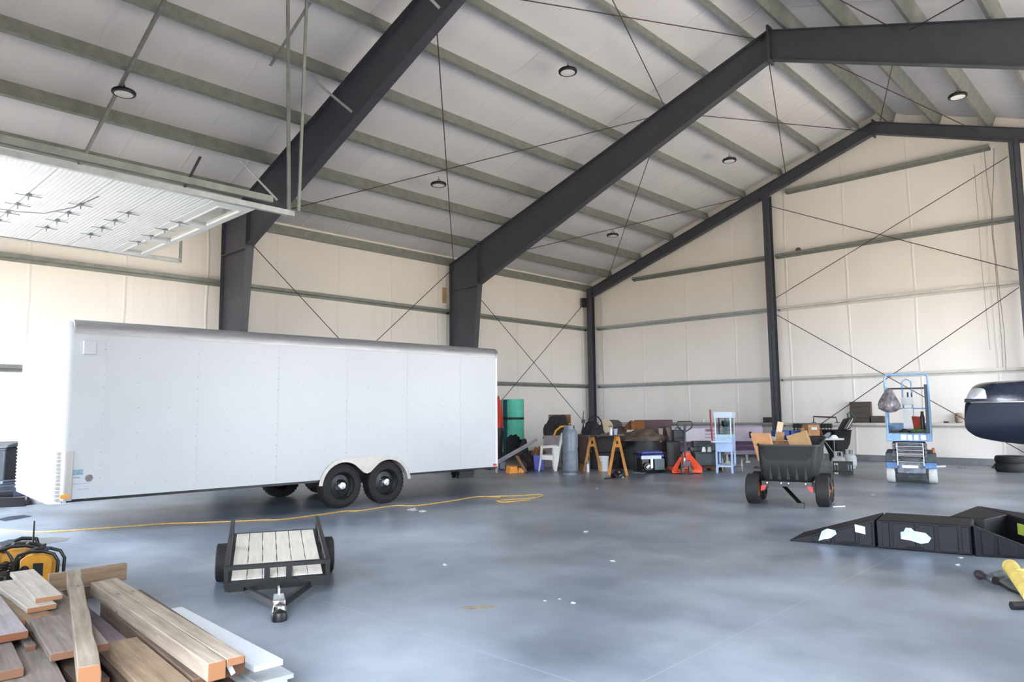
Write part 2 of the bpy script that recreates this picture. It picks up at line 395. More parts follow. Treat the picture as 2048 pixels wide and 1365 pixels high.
roof_rod(-16.7, 7.7, -9.1, 14.9, 'thin roof rod rising across the ceiling past a lamp, near bay')
roof_rod(-6.5, 7.7, -8.9, 14.9, 'thin roof rod under the ridge, steep one in the near bay')
roof_rod(-8.9, 7.7, -6.4, 14.9, 'thin roof rod under the ridge, flat one in the near bay')
roof_rod(-9.1, 15.1, -16.0, 22.05, 'thin roof rod falling to the corner, far bay')
roof_rod(-16.7, 15.1, -9.9, 22.05, 'thin roof rod rising from the mid column head, far bay')
roof_rod(-6.4, 15.1, -8.9, 22.05, 'thin roof rod hanging steeply from the ridge end, far bay')
roof_rod(-8.9, 15.1, -6.5, 22.05, 'thin roof rod running to the far ridge end, far bay')
roof_rod(-6.1, 15.1, -3.7, 22.05, 'thin roof rod right of the ridge falling rightward, far bay')
roof_rod(-3.7, 15.1, -6.1, 22.05, 'thin roof rod right of the ridge rising leftward, far bay')
roof_rod(-6.1, 7.7, -3.7, 14.9, 'thin roof rod at the top edge, right slope of the near bay')
roof_rod(-.9, 12.2, -3.5, 15.0, 'short stretch of roof rod at the top right corner')
yr = 22.0
rod((-9.48, yr, 8.05), (-3.05, yr, 5.0), 'thin rod of the upper end wall cross, falling rightward', GE)
rod((-3.05, yr-.04, 8.0), (-9.48, yr-.04, 4.98), 'thin rod of the upper end wall cross, rising rightward', GE)
rod((-9.48, yr, 4.55), (-3.05, yr, .25), 'thin rod of the lower end wall cross, falling to the right behind the lift', GE)
rod((-3.05, yr-.04, 4.55), (-8.6, yr-.04, .78), 'thin rod of the lower end wall cross, falling to the left behind the crates', GE)

# flange braces and sag angle
def bar(a, b_, w, t, label, cat, name, m_=galv_l, up=(0, 1, 0), grp=None):
    m = MB(); m.beam(a, b_, w, t, up); return tag(m.build(name, m_), label, cat, grp)
for x, xe_, lb in ((-11.9, -11.4, 'small bright flange brace halfway up the near rafter'), (-14.7, -14.25, 'small bright flange brace low on the near rafter'), (-9.1, -8.8, 'small bright flange brace on the near rafter at the top edge')):
    zb = (zr(xe_)-1.22+(xe_+15.7)/9.43*.5)+.06
    bar((x, 6.85, zr(x)+.02), (xe_, 7.52, zb+.1), .05, .012, lb, 'flange brace', 'flange_brace', grp='flange braces on the near rafter')
bar((-10.6, 4.0, zr(-10.6)-.03), (-16.6, 4.12, zr(-16.6)-.03), .07, .05, 'galvanised sag angle crossing under the purlins at upper left', 'sag angle', 'sag_angle', galv)

# ------------------------------------------------------------------ high-bay lamps (switched off)
lens = mat('frosted_lens', '#eeeef0', .35, 0, .03)
def lamp(x, y, label):
    z = zr(x)-.185
    t = thing('high_bay_lamp', label, 'lamp', (x, y, z), 0, 'round black high bay lamps')
    m = MB(); m.lathe([(.06, .06), (.10, .045), (.185, .03), (.20, .01), (.20, -.02), (.19, -.035), (.15, -.035), (.14, 0), (.05, .04)], n=32); m.build('housing', black_m, t)
    m = MB(); m.lathe([(.152, -.036), (.1, -.044), (.001, -.048)], n=28, cap0=False); m.build('lens', lens, t)
    m = MB(); m.tube([(-.08, 0, .04), (-.05, 0, .10), (0, 0, .135), (.05, 0, .10), (.08, 0, .04)], .009, 6); m.build('bracket', black_m, t)
    m = MB(); m.tube([(0, 0, .135), (0, 0, .19)], .011, 6); m.build('hook', galv, t)
    return t
for x, y, lb in ((-13.45, 4.1, 'round black high bay lamp at upper left above the raised door'), (-9.17, 11.42, 'round black high bay lamp high between the two big rafters'),
                 (-13.45, 11.46, 'round black high bay lamp low between the two big rafters'), (-9.25, 18.9, 'round black high bay lamp beyond the mid rafter, nearer the ridge'),
                 (-13.45, 18.94, 'round black high bay lamp beyond the mid rafter, lowest and farthest'), (-3.5, 18.9, 'round black high bay lamp on the right slope under the ridge rafter')):
    lamp(x, y, lb)

# ------------------------------------------------------------------ raised overhead door with its tracks
dw = mat('white_door_steel', '#bfc4cb', .35, 0, .02, 2)
ZD = 4.40
t = thing('overhead_door', 'white sectional overhead door rolled up flat under the roof', 'door', (-11.74, 0, ZD))
y0, sec = -.2, .615
for i in range(8):
    m = MB(); ya, yb = y0+i*sec, y0+(i+1)*sec-.012
    m.box(-2.17, 2.17, ya, yb, .05, .09)
    if i < 7:
        for k_ in range(11):
            yy = ya+.03+k_*(sec-.07)/10; m.box(-2.15, 2.15, yy, yy+.016, .0465, .05)
        s_ = m.build('door_section', dw, t)
    else:
        m.bm.clear()
        for a, b_ in ((ya, ya+.15), (yb-.09, yb)): m.box(-2.17, 2.17, a, b_, .04, .09)
        xs_ = [-2.17, -1.98, -.78, -.62, .62, .78, 1.98, 2.17]
        for q in range(0, 8, 2): m.box(xs_[q], xs_[q+1], ya+.15, yb-.09, .04, .09)
        s_ = m.build('window_section', dw, t)
        gl = bpy.data.materials.new('window_glass'); gl.use_nodes = True; pb = gl.node_tree.nodes['Principled BSDF']
        pb.inputs['Base Color'].default_value = lin('#f0f2ee'); pb.inputs['Transmission Weight'].default_value = .75; pb.inputs['Roughness'].default_value = .08; pb.inputs['IOR'].default_value = 1.5
        for q in (1, 3, 5):
            g_ = MB(); g_.box(xs_[q], xs_[q+1], ya+.15, yb-.09, .066, .072); g_.build('window_pane', gl, s_)
            fr = MB()
            for a in ((xs_[q], xs_[q]+.03, ya+.15, yb-.09), (xs_[q+1]-.03, xs_[q+1], ya+.15, yb-.09), (xs_[q]+.03, xs_[q+1]-.03, ya+.15, ya+.18), (xs_[q]+.03, xs_[q+1]-.03, yb-.12, yb-.09)): fr.box(*a, .03, .066)
            fr.build('window_frame', dw, s_)
hinge = None
for i in range(2, 8):
    for x in (-1.0, -.43, .15, .73):
        yy = y0+i*sec+(.11 if i == 7 else 0)
        if hinge is None:
            m = MB(); m.box(-.05, .05, -.03, .03, .033, .043); m.prism([(-.035, -.005, .028), (.035, -.005, .028), (0, -.005, -.03)], (0, .01, 0)); m.beam((0, -.15, .03), (0, .15, .03), .01, .008)
            hinge = m.build('hinge', mat('hinge_steel', '#7d848e', .4, .4), t); h_ = hinge
        else: h_ = hinge.copy(); COL.objects.link(h_)
        h_.location = (x, yy, 0)
for sx, lb in ((2.23, 'galvanised horizontal door track along the right edge of the raised door'), (-2.23, 'galvanised horizontal door track along the left edge of the raised door')):
    t2 = thing('door_track', lb, 'track', (-11.74+sx, 0, ZD))
    s_ = 1 if sx > 0 else -1; yt = 5.28 if s_ > 0 else 5.42
    m = MB(); m.box(-.03*s_, .03*s_, YF, yt, .035, .045); m.box(.03*s_-.004, .03*s_+.004, YF, yt, .035, .11); m.box(-.03*s_, .03*s_, YF, yt, .105, .113); m.build('channel', galv_l, t2)
    m = MB(); m.beam((.07*s_, YF, .2), (.07*s_, 4.9, .2), .06, .09); m.build('stiffener', galv, t2)
m = MB(); m.tube([tuple(at_d(*q)) for q in ((228, 372, 9.6), (200, 392, 9.6), (150, 414, 9.7), (90, 427, 9.8), (40, 424, 9.9), (0, 418, 10.0), (-40, 410, 10.1))]+[tuple(at_z(-80, 402, 4.44))], .006, 6); tag(m.build('pull_rope', rod_m), 'slack pull rope looping below the raised white door', 'rope')
hg = 'door track hangers'
bar((-9.5, 5.2, ZD+.03), (-9.72, 5.2, zr(-9.72)), .05, .03, 'tall perforated hanger post at the end of the door track, left of two', 'hanger', 'track_hanger', galv, (1, 0, 0), hg)
bar((-9.4, 5.3, ZD+.1), (-9.25, 5.3, zr(-9.25)), .04, .03, 'tall perforated hanger post at the end of the door track, right of two', 'hanger', 'track_hanger', galv, (1, 0, 0), hg)
bar((-10.4, 6.0, zr(-10.4)-.02), (-11.95, 6.1, zr(-11.95)-.02), .05, .02, 'dark cross angle from which the track hanger posts hang', 'hanger bar', 'hanger_bar', galv, (0, 0, 1))
bar((-14.85, 6.06, zr(-14.85)-.02), (-16.5, 6.25, zr(-16.5)-.02), .05, .03, 'dark angle iron lying across two low purlins above the raised door', 'angle iron', 'angle_iron', paint_dark, (0, 0, 1))
bar((-14.0, 5.4, ZD+.05), (-14.0, 5.4, ZD+.5), .05, .03, 'short upright angle at the end of the left door track', 'hanger', 'track_hanger', galv, (1, 0, 0), hg)

# ------------------------------------------------------------------ wall bits
def abox(name, c, s, m_, lab, cat, bev=.006, rz=0., grp=None):
    t_ = MB(); t_.T = Rz(rz); t_.box(-s[0]/2, s[0]/2, -s[1]/2, s[1]/2, 0, s[2])
    o = t_.build(name, m_, bevel=bev, loc=c); return tag(o, lab, cat, grp)
abox('junction_box', (-16.97, 21.9, 5.55), (.1, .18, .36), black_m, 'small dark electrical box beside the top of the corner column', 'electrical box')
abox('insulation_scrap', (XL+.03, 14.84, 5.0), (.04, .13, .5), mat('yellow_glass_wool', '#c4a57c', .95, 0, .2, 9), 'torn strip of tan glass wool behind the mid column', 'insulation')
m = MB(); m.sphere((-8.75, YB-.1, 6.445+.085), .085); tag(m.build('ball', mat('red_brown_rubber', '#6e4a42', .6)), 'small red brown ball resting on an upper end wall girt', 'ball')
def cable(pts, label, r=.008):
    m = MB(); m.tube(pts, r, 6); return tag(m.build('cable', mat('tan_cable', '#8d7a6c', .6)), label, 'cable', 'loose cables on the end wall')
cb = lambda *q: [tuple(at_y(px, py, 22.22)) for px, py in q]
cable(cb((1968, 300), (1973, 350), (1983, 420), (1984, 470), (1990, 520), (1996, 600), (2003, 680), (2006, 735)), 'thin brown cable hanging down the end wall, left strand of the pair')
cable(cb((1988, 297), (1987, 360), (1984, 400), (1986, 470), (1992, 520), (1996, 560), (2008, 660), (2012, 740)), 'thin brown cable hanging down the end wall, right strand of the pair')
cable(cb((1948, 330), (1956, 430), (1962, 520), (1970, 600), (1980, 700)), 'faint cable hanging left of the paired cables', .005)
# ================================================================== enclosed cargo trailer
def applied(o):
    dg = bpy.context.evaluated_depsgraph_get(); me = bpy.data.meshes.new_from_object(o.evaluated_get(dg))
    o.modifiers.clear(); old = o.data; o.data = me; me.name = old.name
    for p in me.polygons: p.use_smooth = True
    return o
tw = mat('white_trailer_skin', '#bec2c7', .32, 0, .012, 2)
rim_d = mat('dark_wheel_paint', '#26282c', .35, .3, .1)
TR = thing('enclosed_trailer', 'large white enclosed cargo trailer with silver roof edge and two black wheels', 'trailer', (-9.958, 6.564, 0), -.0631)
XW, S0, S1, ZB, ZT = -2.45, -3.90, 3.22, .475, 2.575
body = MB(); body.box(XW, 0, S0, S1, ZB, ZT)
bo = body.build('body', tw, TR)
WC, WR = (-.05, .78), .352
def arch(r, dip):
    pts = [(WC[0]-r, .30)]
    for k in range(13): a = math.radians(175-k*(85+30*dip)/12); pts.append((WC[0]+r*math.cos(a), .345+r*math.sin(a)))
    if dip: pts += [(.30, .545), (.365, .525), (.43, .545)]
    for k in range(13): a = math.radians(90+30*dip-k*(85+30*dip)/12); pts.append((WC[1]+r*math.cos(a), .345+r*math.sin(a)))
    pts.append((WC[1]+r, .30)); return pts
bpy.context.view_layer.update()
cut = MB(); cut.prism([(-.31, s, z) for s, z in arch(.435, 0)], (.5, 0, 0)); cuto = cut.build('cutter', tw, TR)
cut2 = MB(); cut2.prism([(XW-.2, s, z) for s, z in arch(.435, 0)], (.51, 0, 0)); cuto2 = cut2.build('cutter', tw, TR)
for c_ in (cuto, cuto2):
    md = bo.modifiers.new('b', 'BOOLEAN'); md.operation = 'DIFFERENCE'; md.object = c_; md.solver = 'EXACT'
bpy.context.view_layer.update(); applied(bo)
for e in bo.data.polygons: e.use_smooth = False
for c_ in (cuto, cuto2): bpy.data.objects.remove(c_)
# bull nose
def plan(yf, r, z, x0=0., x1=XW, n=10):
    pts = [(x0, S0, z)]
    for k in range(n+1): a = PI/2*k/n; pts.append((x0-r+r*math.cos(a), -yf+r-r*math.sin(a), z))
    for k in range(n+1): a = PI/2*k/n; pts.append((x1+r-r*math.sin(a), -yf+r-r*math.cos(a), z))
    pts.append((x1, S0, z)); return pts
nose = MB(); lv = [(.43, 4.09, .19, 0), (.6, 4.1, .2, 0), (2.36, 4.1, .2, 0), (2.48, 4.09, .19, 0), (2.56, 4.075, .17, .0), (2.62, 4.06, .15, .012), (2.67, 4.035, .12, .045), (2.71, 4.0, .09, .10), (2.735, 3.96, .05, .18), (2.75, 3.91, .008, .30)]
nose.skin([[nose.v(p) for p in plan(y_, min(r, y_+S0-.001), z_, -q_, XW+q_)] for z_, y_, r, q_ in lv]); nose.build('nose_cap', tw, TR)
m = MB()
for k in range(13):
    z_ = .5+k*.047; m.tube([(p[0]*1., p[1]-.003, z_) for p in plan(4.1, .2, z_)[3:-1]], .011, 6)
m.build('stone_guard', tw, TR)
dp = bpy.data.materials.new('diamond_plate'); dp.use_nodes = True; nt = dp.node_tree; b = nt.nodes['Principled BSDF']
b.inputs['Base Color'].default_value = lin('#b5b4b2'); b.inputs['Metallic'].default_value = .8; b.inputs['Roughness'].default_value = .32
tc = nd(nt, 'ShaderNodeTexCoord'); mp = nd(nt, 'ShaderNodeMapping'); mp.inputs['Rotation'].default_value = (.6, .6, .78); nt.links.new(tc.outputs['Object'], mp.inputs['Vector'])
ck = nd(nt, 'ShaderNodeTexChecker', Scale=22.); nt.links.new(mp.outputs['Vector'], ck.inputs['Vector'])
bp = nd(nt, 'ShaderNodeBump', Strength=.9, Distance=.006); nt.links.new(ck.outputs['Fac'], bp.inputs['Height']); nt.links.new(bp.outputs['Normal'], b.inputs['Normal'])
m = MB(); a = [(0, S0+.06, 0)]+[(p[0], p[1], 0) for p in plan(4.1, .2, 0)[:7]]
rows = [[m.v((p[0]+.008, p[1]-.006, z_)) for p in a] for z_ in (.46, 1.07)]
rows2 = [[m.v((p[0]-.004, p[1]+.004, z_)) for p in a[::-1]] for z_ in (.46, 1.07)]
m.skin([rows[0]+rows2[0], rows[1]+rows2[1]]); m.build('corner_guard', dp, TR)
m = MB(); m.prism([(0, S0, 2.555), (.012, S0, 2.555), (.014, S0, 2.62), (-.005, S0, 2.68), (-.06, S0, 2.725), (-.16, S0, 2.745), (-.16, S0, 2.6)], (0, S1-S0, 0)); m.build('roof_trim', alu, TR)
m = MB(); m.prism([(XW, S0, 2.555), (XW-.012, S0, 2.555), (XW-.014, S0, 2.62), (XW+.005, S0, 2.68), (XW+.06, S0, 2.725), (XW+.16, S0, 2.745), (XW+.16, S0, 2.6)], (0, S1-S0, 0)); m.build('roof_trim', alu, TR)
m = MB(); m.prism([(-.15, S0, 2.57), (-.15, S0, 2.742), (-1.3, S0, 2.78), (XW+.15, S0, 2.742), (XW+.15, S0, 2.57)], (0, S1-S0, 0)); m.build('roof', tw, TR)
m = MB(); m.prism([(-.02, S1-.02, 2.56), (.02, S1-.02, 2.56), (.02, S1-.02, 2.63), (0, S1-.02, 2.69), (-.06, S1-.02, 2.73), (-.2, S1-.02, 2.75), (-.2, S1-.02, 2.56)], (0, .05, 0)); m.build('corner_cap', alu, TR)
m = MB(); m.box(-.012, .008, S1-.03, S1+.012, ZB, 2.56); m.build('rear_corner_post', white_p, TR)
m = MB(); [m.box(x0_, x1_, a_, b_, .44, ZB) for x0_, x1_ in ((-.05, -.005), (XW+.01, XW+.06)) for a_, b_ in ((S0-.05, -.5), (1.24, S1))]; m.box(XW+.06, -.06, S1-.1, S1, .41, ZB)
for k in range(12): m.box(XW+.35, -.35, S0+.3+k*.6, S0+.35+k*.6, .42, ZB)
m.build('underframe', blacks, TR)
for s_ in (-3.52, -2.35, -1.18, -.01, 1.16, 2.33): m = MB(); m.box(0, .0025, s_-.008, s_+.008, .80 if -.5 < s_ < 1.2 else ZB, 2.56); m.build('panel_seam', mat('seam_white', '#bfc3c8', .4, 0, .02), TR)
m = MB(); rv = mat('rivet_metal', '#9da2a9', .4, .6)
def rivets(s_, z0, z1, dz, r=.0065):
    z = z0+(dz*math.ceil((.82-z0)/dz) if -.5 < s_ < 1.25 else 0)
    while z < z1: m.lathe([(r, 0), (r*.7, .005), (.001, .006)], (.0, s_, z), (1, 0, 0), 6, cap0=False); z += dz
for s_ in (-3.52, -2.35, -1.18, -.01, 1.16, 2.33): rivets(s_-.018, .55, 2.5, .165)
for s_ in (-3.89, -3.12, -2.74, -1.95, -1.57, -.79, -.4, .38, .77, 1.55, 1.94, 2.72, 3.0): rivets(s_, .62, 2.5, .33, .006)
m.build('rivets', rv, TR)
m = MB(); m.box(0, .055, -3.80, -3.66, 2.29, 2.46, 1, 1); m.box(0, .006, -3.83, -3.55, 2.27, 2.48); m.build('side_vent', tw, TR, bevel=.006)
m = MB(); m.box(0, .02, -3.97, -3.86, .495, .54); m.build('marker_lamp', mat('amber_lens', '#f0a33a', .3), TR, bevel=.005)
m = MB(); m.box(0, .02, S1-.1, S1-.02, .49, .53); m.build('marker_lamp', mat('red_lens', '#e02a2a', .3), TR, bevel=.005)
m = MB(); m.box(0, .002, -3.86, -3.73, .77, .84); m.build('sticker', mat('faded_blue_sticker', '#8fb0c4', .5, 0, .25, 30), TR)
m = MB(); m.box(0, .002, -3.86, -3.76, .735, .745); m.box(0, .002, -3.86, -3.66, .66, .664); m.box(0, .002, -3.78, -3.66, .59, .594); m.build('print_lines', mat('grey_print', '#7b858c', .6), TR)
m = MB(); m.lathe([(.045, 0), (.045, .002)], (0, -3.66, .725), (1, 0, 0), 24); so = m.build('seal_sticker', mat('grey_seal', '#8b8583', .5, 0, .3, 60), TR)
m = MB(); m.prism([(.0, s, z) for s, z in arch(.445, 0)[1:-1]]+[(.0, s, z) for s, z in arch(.385, 1)[1:-1][::-1]], (.016, 0, 0)); m.build('fender', mat('fender_aluminium', '#b3ada8', .42, .5, .06, 8), TR)
m = MB(); m.box(-.31, -.30, -.52, 1.25, .35, .8); m.build('wheel_well', mat('wheel_well_black', '#2a2423', .8), TR)
def wheel(parent, c, ax, R, W, rimcol, hubcol=None, tread='block', hub_r=.2, name='wheel'):
    """tyre with rim and hub; ax points outward"""
    ax = Vector(ax).normalized(); w = bpy.data.objects.new(name, None); COL.objects.link(w); w.parent = parent; w.location = c
    w.rotation_euler = Vector((0, 0, 1)).rotation_difference(ax).to_euler(); w.empty_display_size = .05
    r_ = R*.60
    m = MB(); m.lathe([(r_, -W*.36), (r_*1.05, -W*.48), (R*.86, -W*.5), (R*.96, -W*.42), (R*.985, -W*.3), (R*.985, W*.3), (R*.96, W*.42), (R*.86, W*.5), (R*.84, W*.475), (R*.72, W*.485), (r_*1.05, W*.48), (r_, W*.36)], n=48, cap0=False, cap1=False)
    nb = 36 if tread == 'block' else 26
    for k in range(nb):
        a = 2*PI*k/nb
        for q, off in ((-.3, 0), (-.1, .5), (.1, 0), (.3, .5)):
            aa = a+off*2*PI/nb; m.T = Matrix.Rotation(aa, 4, 'Z'); t_ = R*2*PI/nb*.32
            m.box(R*.975, R*1.0, -t_, t_, W*(q-.085), W*(q+.085))
    m.T = Matrix.Identity(4); m.build('tyre', rubber, w)
    m = MB(); m.lathe([(r_*1.03, W*.36), (r_*.98, W*.4), (r_*.92, W*.34), (r_*.8, W*.1), (r_*.62, W*.14), (r_*.35, W*.2), (r_*.33, W*.12), (.001, W*.12)], n=40, cap0=False, cap1=True)
    m.lathe([(r_*1.03, -W*.36), (r_*.9, -W*.3), (r_*.8, W*.06), (.001, W*.06)], n=40, cap0=False)
    m.build('rim', rimcol, w)
    if hubcol:
        m = MB(); m.lathe([(R*hub_r, W*.1), (R*hub_r*.95, W*.26), (R*hub_r*.6, W*.42), (R*hub_r*.5, W*.5), (.001, W*.52)], n=24, cap0=False)
        for k in range(6):
            a = 2*PI*k/6; m.cyl((R*.27*math.cos(a), R*.27*math.sin(a), W*.1), (R*.27*math.cos(a), R*.27*math.sin(a), W*.24), R*.03, n=8)
        m.build('hub', hubcol, w)
    return w
for s_ in WC:
    wheel(TR, (-.15, s_, WR), (1, 0, 0), WR, .22, rim_d, chrome, hub_r=.30)
    wheel(TR, (XW+.15, s_, WR), (-1, 0, 0), WR, .22, rim_d, chrome)
m = MB(); m.cyl((XW+.2, WC[0], .345), (-.2, WC[0], .345), .04); m.cyl((XW+.2, WC[1], .345), (-.2, WC[1], .345), .04)
m.cyl((XW+.3, WC[1]-.0, .345), (XW+.36, WC[1], .345), .15); m.build('axle', mat('rusty_axle', '#57392d', .8, .2), TR)
m = MB(); m.box(-.5, -.25, 2.5, 2.86, .34, .41); m.box(-.48, -.42, 2.5, 2.56, .28, .36); m.box(-.33, -.27, 2.5, 2.86, .28, .36); m.build('hitch_step', blacks, TR)
m = MB(); m.beam((-.75, -4.2, .42), (-1.3, -5.35, .42), .06, .12); m.beam((-1.85, -4.2, .42), (-1.3, -5.35, .42), .06, .12); m.build('tongue', blacks, TR)
m = MB(); m.beam((-1.3, -5.3, .45), (-1.3, -5.65, .45), .1, .1); m.cyl((-1.3, -5.2, .3), (-1.3, -5.2, .95), .03); m.cyl((-1.3, -5.2, .04), (-1.3, -5.2, .32), .022); m.box(-1.38, -1.22, -5.28, -5.12, 0, .04); m.build('coupler_jack', galv, TR)

# ================================================================== small utility trailer
ux, uy = (-6.35+5.06), (3.42-2.76); L_ = math.hypot(ux, uy); rzu = math.atan2(uy, ux)-PI/2
UT = thing('utility_trailer', 'small black utility trailer with pale plank deck, tongue down on the floor', 'trailer', (-5.06, 2.76, 0), rzu)
K = .135
def tz(y): return .15+K*(y-.55)
class Tilt(MB):
    def v(s, p): p = Vector(p); return MB.v(s, (p.x, p.y, p.z+tz(p.y)))
YA, YE, HW = .55, 1.86, .385
m = Tilt()
for x in (-HW, HW): m.beam((x, YA, -.02), (x, YE, -.02), .045, .075)
for y in (YA, YE): m.beam((-HW, y, -.02), (HW, y, -.02), .045, .075)
for y in (.9, 1.25, 1.55): m.beam((-HW, y, -.035), (HW, y, -.035), .04, .04)
m.build('frame', blacks, UT)
plank = mat('pale_deck_wood', '#d3cfc5', .7, 0, .07, 3, .15, 30, stretch=(8, 1, 1))
m = Tilt(); pw = (2*HW-.05)/6
for k in range(6):
    x = -HW+.025+k*pw; m.box(x+.003, x+pw-.003, YA+.025, YE-.025, .0, .022)
m.build('plank_deck', plank, UT, bevel=.003)
RH = .125
for sx in (-1, 1):
    m = Tilt(); x = sx*(HW+.012); m.beam((x, YA-.02, RH), (x, YE+.02, RH), .038, .03)
    for y in (YA, .98, 1.42, YE): m.beam((x, y, -.02), (x, y, RH), .03, .03, (0, 1, 0))
    m.build('side_rail', blacks, UT)
m = Tilt(); m.beam((-HW-.02, YA-.0, RH), (HW+.02, YA, RH), .038, .03)
for x in (-.085, .085): m.beam((x, YA-.012, -.05), (x, YA-.012, RH), .045, .02, (0, 1, 0))
m.build('front_rail', blacks, UT)
m = MB(); m.beam((-.26, YA+.02, .10), (-.02, .06, .075), .035, .05); m.beam((.26, YA+.02, .10), (.02, .06, .075), .035, .05); m.beam((0, YA+.1, .10), (0, .1, .085), .03, .035); m.build('tongue', blacks, UT)
m = MB(); m.box(-.045, .045, -.02, .2, .06, .125); m.lathe([(.05, 0), (.055, .05), (.045, .1), (.001, .115)], (0, -.04, .0), n=20); m.build('coupler', chrome, UT, bevel=.008)
m = MB(); m.lathe([(.056, 0), (.06, .03), (.05, .06), (.001, .085)], (0, -.10, .0), n=20); m.build('coupler_ball_cup', black_m, UT)
m = MB(); m.tube([(0, .14, .12), (0, .16, .17), (.0, .22, .17)], .01, 6); m.build('latch', galv_l, UT)
ya_ = 1.42
for sx in (-1, 1): wheel(UT, (sx*.465, ya_, .165), (sx, 0, 0), .165, .11, rim_d, blacks, 'knob')
m = MB(); m.cyl((-.45, ya_, .165), (.45, ya_, .165), .018); m.build('axle', blacks, UT)

# ================================================================== dump cart
cdir = math.atan2(.28, 1.0)
DC = thing('dump_cart', 'black poly dump cart on fat tyres with orange hubs, loaded with boxes', 'cart', (-4.79, 11.33, 0), cdir)
org = mat('orange_rim', '#d08a3c', .45, 0, .15)
hub_o = mat('orange_hub', '#b8682c', .5)
tyre_w = .2
for sx in (-1, 1):
    for y in (0., .56): wheel(DC, (sx*.52, y, .235), (sx, 0, 0), .235, .2, org, hub_o)
    m = MB(); m.beam((sx*.39, 0, .235), (sx*.39, .56, .235), .04, .07); m.build('axle_arm', blacks, DC)
tubm = mat('black_poly_tub', '#1a1b1e', .55, 0, .12, 5, .1, 30)
def rrect(mb, x0, x1, y0, y1, z, r, dz=None, n=5):
    out = []
    for cx, cy, a0 in ((x1-r, y1-r, 0), (x0+r, y1-r, 90), (x0+r, y0+r, 180), (x1-r, y0+r, 270)):
        for k in range(n):
            a = math.radians(a0+90*k/(n-1)); p = (cx+r*math.cos(a), cy+r*math.sin(a)); out.append(mb.v((p[0], p[1], z+(dz(*p) if dz else 0))))
    return out
m = MB(); dz = lambda x, y: .06*(x-.0)*0+(.13 if y > .5 else 0)*max(0, (y-.5))
R_ = [rrect(m, -.36, .36, .0, .85, .36, .06), rrect(m, -.40, .41, -.05, .95, .45, .09), rrect(m, -.42, .45, -.08, 1.1, .7, .1), rrect(m, -.43, .49, -.10, 1.2, .93, .11, dz), rrect(m, -.44, .51, -.16, 1.24, .95, .12, dz), rrect(m, -.44, .51, -.16, 1.24, .925, .12, dz), rrect(m, -.405, .465, -.125, 1.19, .925, .1, dz), rrect(m, -.38, .40, -.08, 1.06, .7, .09), rrect(m, -.32, .32, -.02, .9, .42, .06)]
m.skin(R_); m.build('tub', tubm, DC)
m = MB()
for k in range(5): x = -.26+k*.13; m.prism([(x, -.075, .4), (x+.05, -.075, .4), (x+.03, -.1, .62), (x+.02, -.1, .62)], (0, .05, 0))
m.build('tub_ribs', tubm, DC)
m = MB(); m.beam((-.37, -.12, .335), (.37, -.12, .335), .04, .075); m.beam((-.3, -.1, .33), (-.3, .8, .33), .04, .05); m.beam((.3, -.1, .33), (.3, .8, .33), .04, .05); m.beam((-.4, .28, .3), (.4, .28, .3), .06, .06); m.build('frame', blacks, DC)
m = MB()
for x in (-.29, -.08, .03, .28): m.lathe([(.016, 0), (.012, .012), (.001, .014)], (x, -.14, .345), (0, -1, 0), 10, cap0=False)
m.build('bolts', chrome, DC)
for sx in (-1, 1):
    m = MB(); m.prism([(sx*.30, -.145, .31), (sx*.38, -.145, .305), (sx*.39, -.145, .22), (sx*.33, -.145, .235)], (0, .02, 0)); m.build('red_flag_reflector', red_p, DC)
m = MB(); m.beam((-.1, .2, .29), (.22, -.34, .06), .045, .035); m.box(.17, .27, -.4, -.3, 0, .08); m.build('drawbar', blacks, DC)
def cbox(name, root, c, s, m_, lab, rx=0., ry=0., rz=0., cat='box', grp=None, open_=False):
    T_ = root.matrix_basis if root else Matrix.Identity(4)
    mb = MB(); mb.T = Rz(rz) @ Rx(rx) @ Ry(ry)
    if open_:
        x, y, z = s; t_ = .006
        mb.box(-x/2, x/2, -y/2, y/2, 0, t_)
        for a in ((-x/2, x/2, -y/2, -y/2+t_), (-x/2, x/2, y/2-t_, y/2), (-x/2, -x/2+t_, -y/2, y/2), (x/2-t_, x/2, -y/2, y/2)): mb.box(*a, 0, z)
    else: mb.box(-s[0]/2, s[0]/2, -s[1]/2, s[1]/2, 0, s[2])
    o = mb.build(name, m_, bevel=0 if open_ else .004); o.location = T_ @ Vector(c)
    o.rotation_euler = (0, 0, T_.to_euler().z); return tag(o, lab, cat, grp)
GB = 'cardboard in the dump cart'
bpy.context.view_layer.update()
cbox('cardboard_box', DC, (.0, .42, .56), (.5, .6, .42), card_d, 'dark brown cardboard box deep in the middle of the dump cart', grp=GB)
cbox('cardboard_box', DC, (.27, .20, .72), (.30, .26, .42), mat('tan_cardboard', '#a08058', .85, 0, .1), 'tan cardboard box leaning at the right of the dump cart', ry=-.30, rx=.0, grp=GB)
cbox('cardboard_sheet', DC, (-.32, .25, .66), (.03, .34, .50), mat('peach_cardboard', '#cf9a6c', .85, 0, .08), 'peach cardboard flap standing at the left rim of the dump cart', ry=-.42, rz=1.2, grp=GB)
cbox('cardboard_sheet', DC, (-.16, .3, .72), (.12, .03, .42), cardboard, 'tall narrow strip of cardboard upright in the dump cart', ry=.12, grp=GB)
cbox('cardboard_sheet', DC, (-.22, .36, .75), (.09, .03, .56), mat('pale_card', '#c9b79b', .8), 'tallest pale cardboard spike in the dump cart, against the column', ry=.2, grp=GB)
cbox('lilac_board', DC, (-.27, .5, .62), (.3, .02, .42), mat('grey_lilac_board', '#b3b2bd', .6), 'grey lilac board tucked in the left of the dump cart', cat='board', ry=.3)

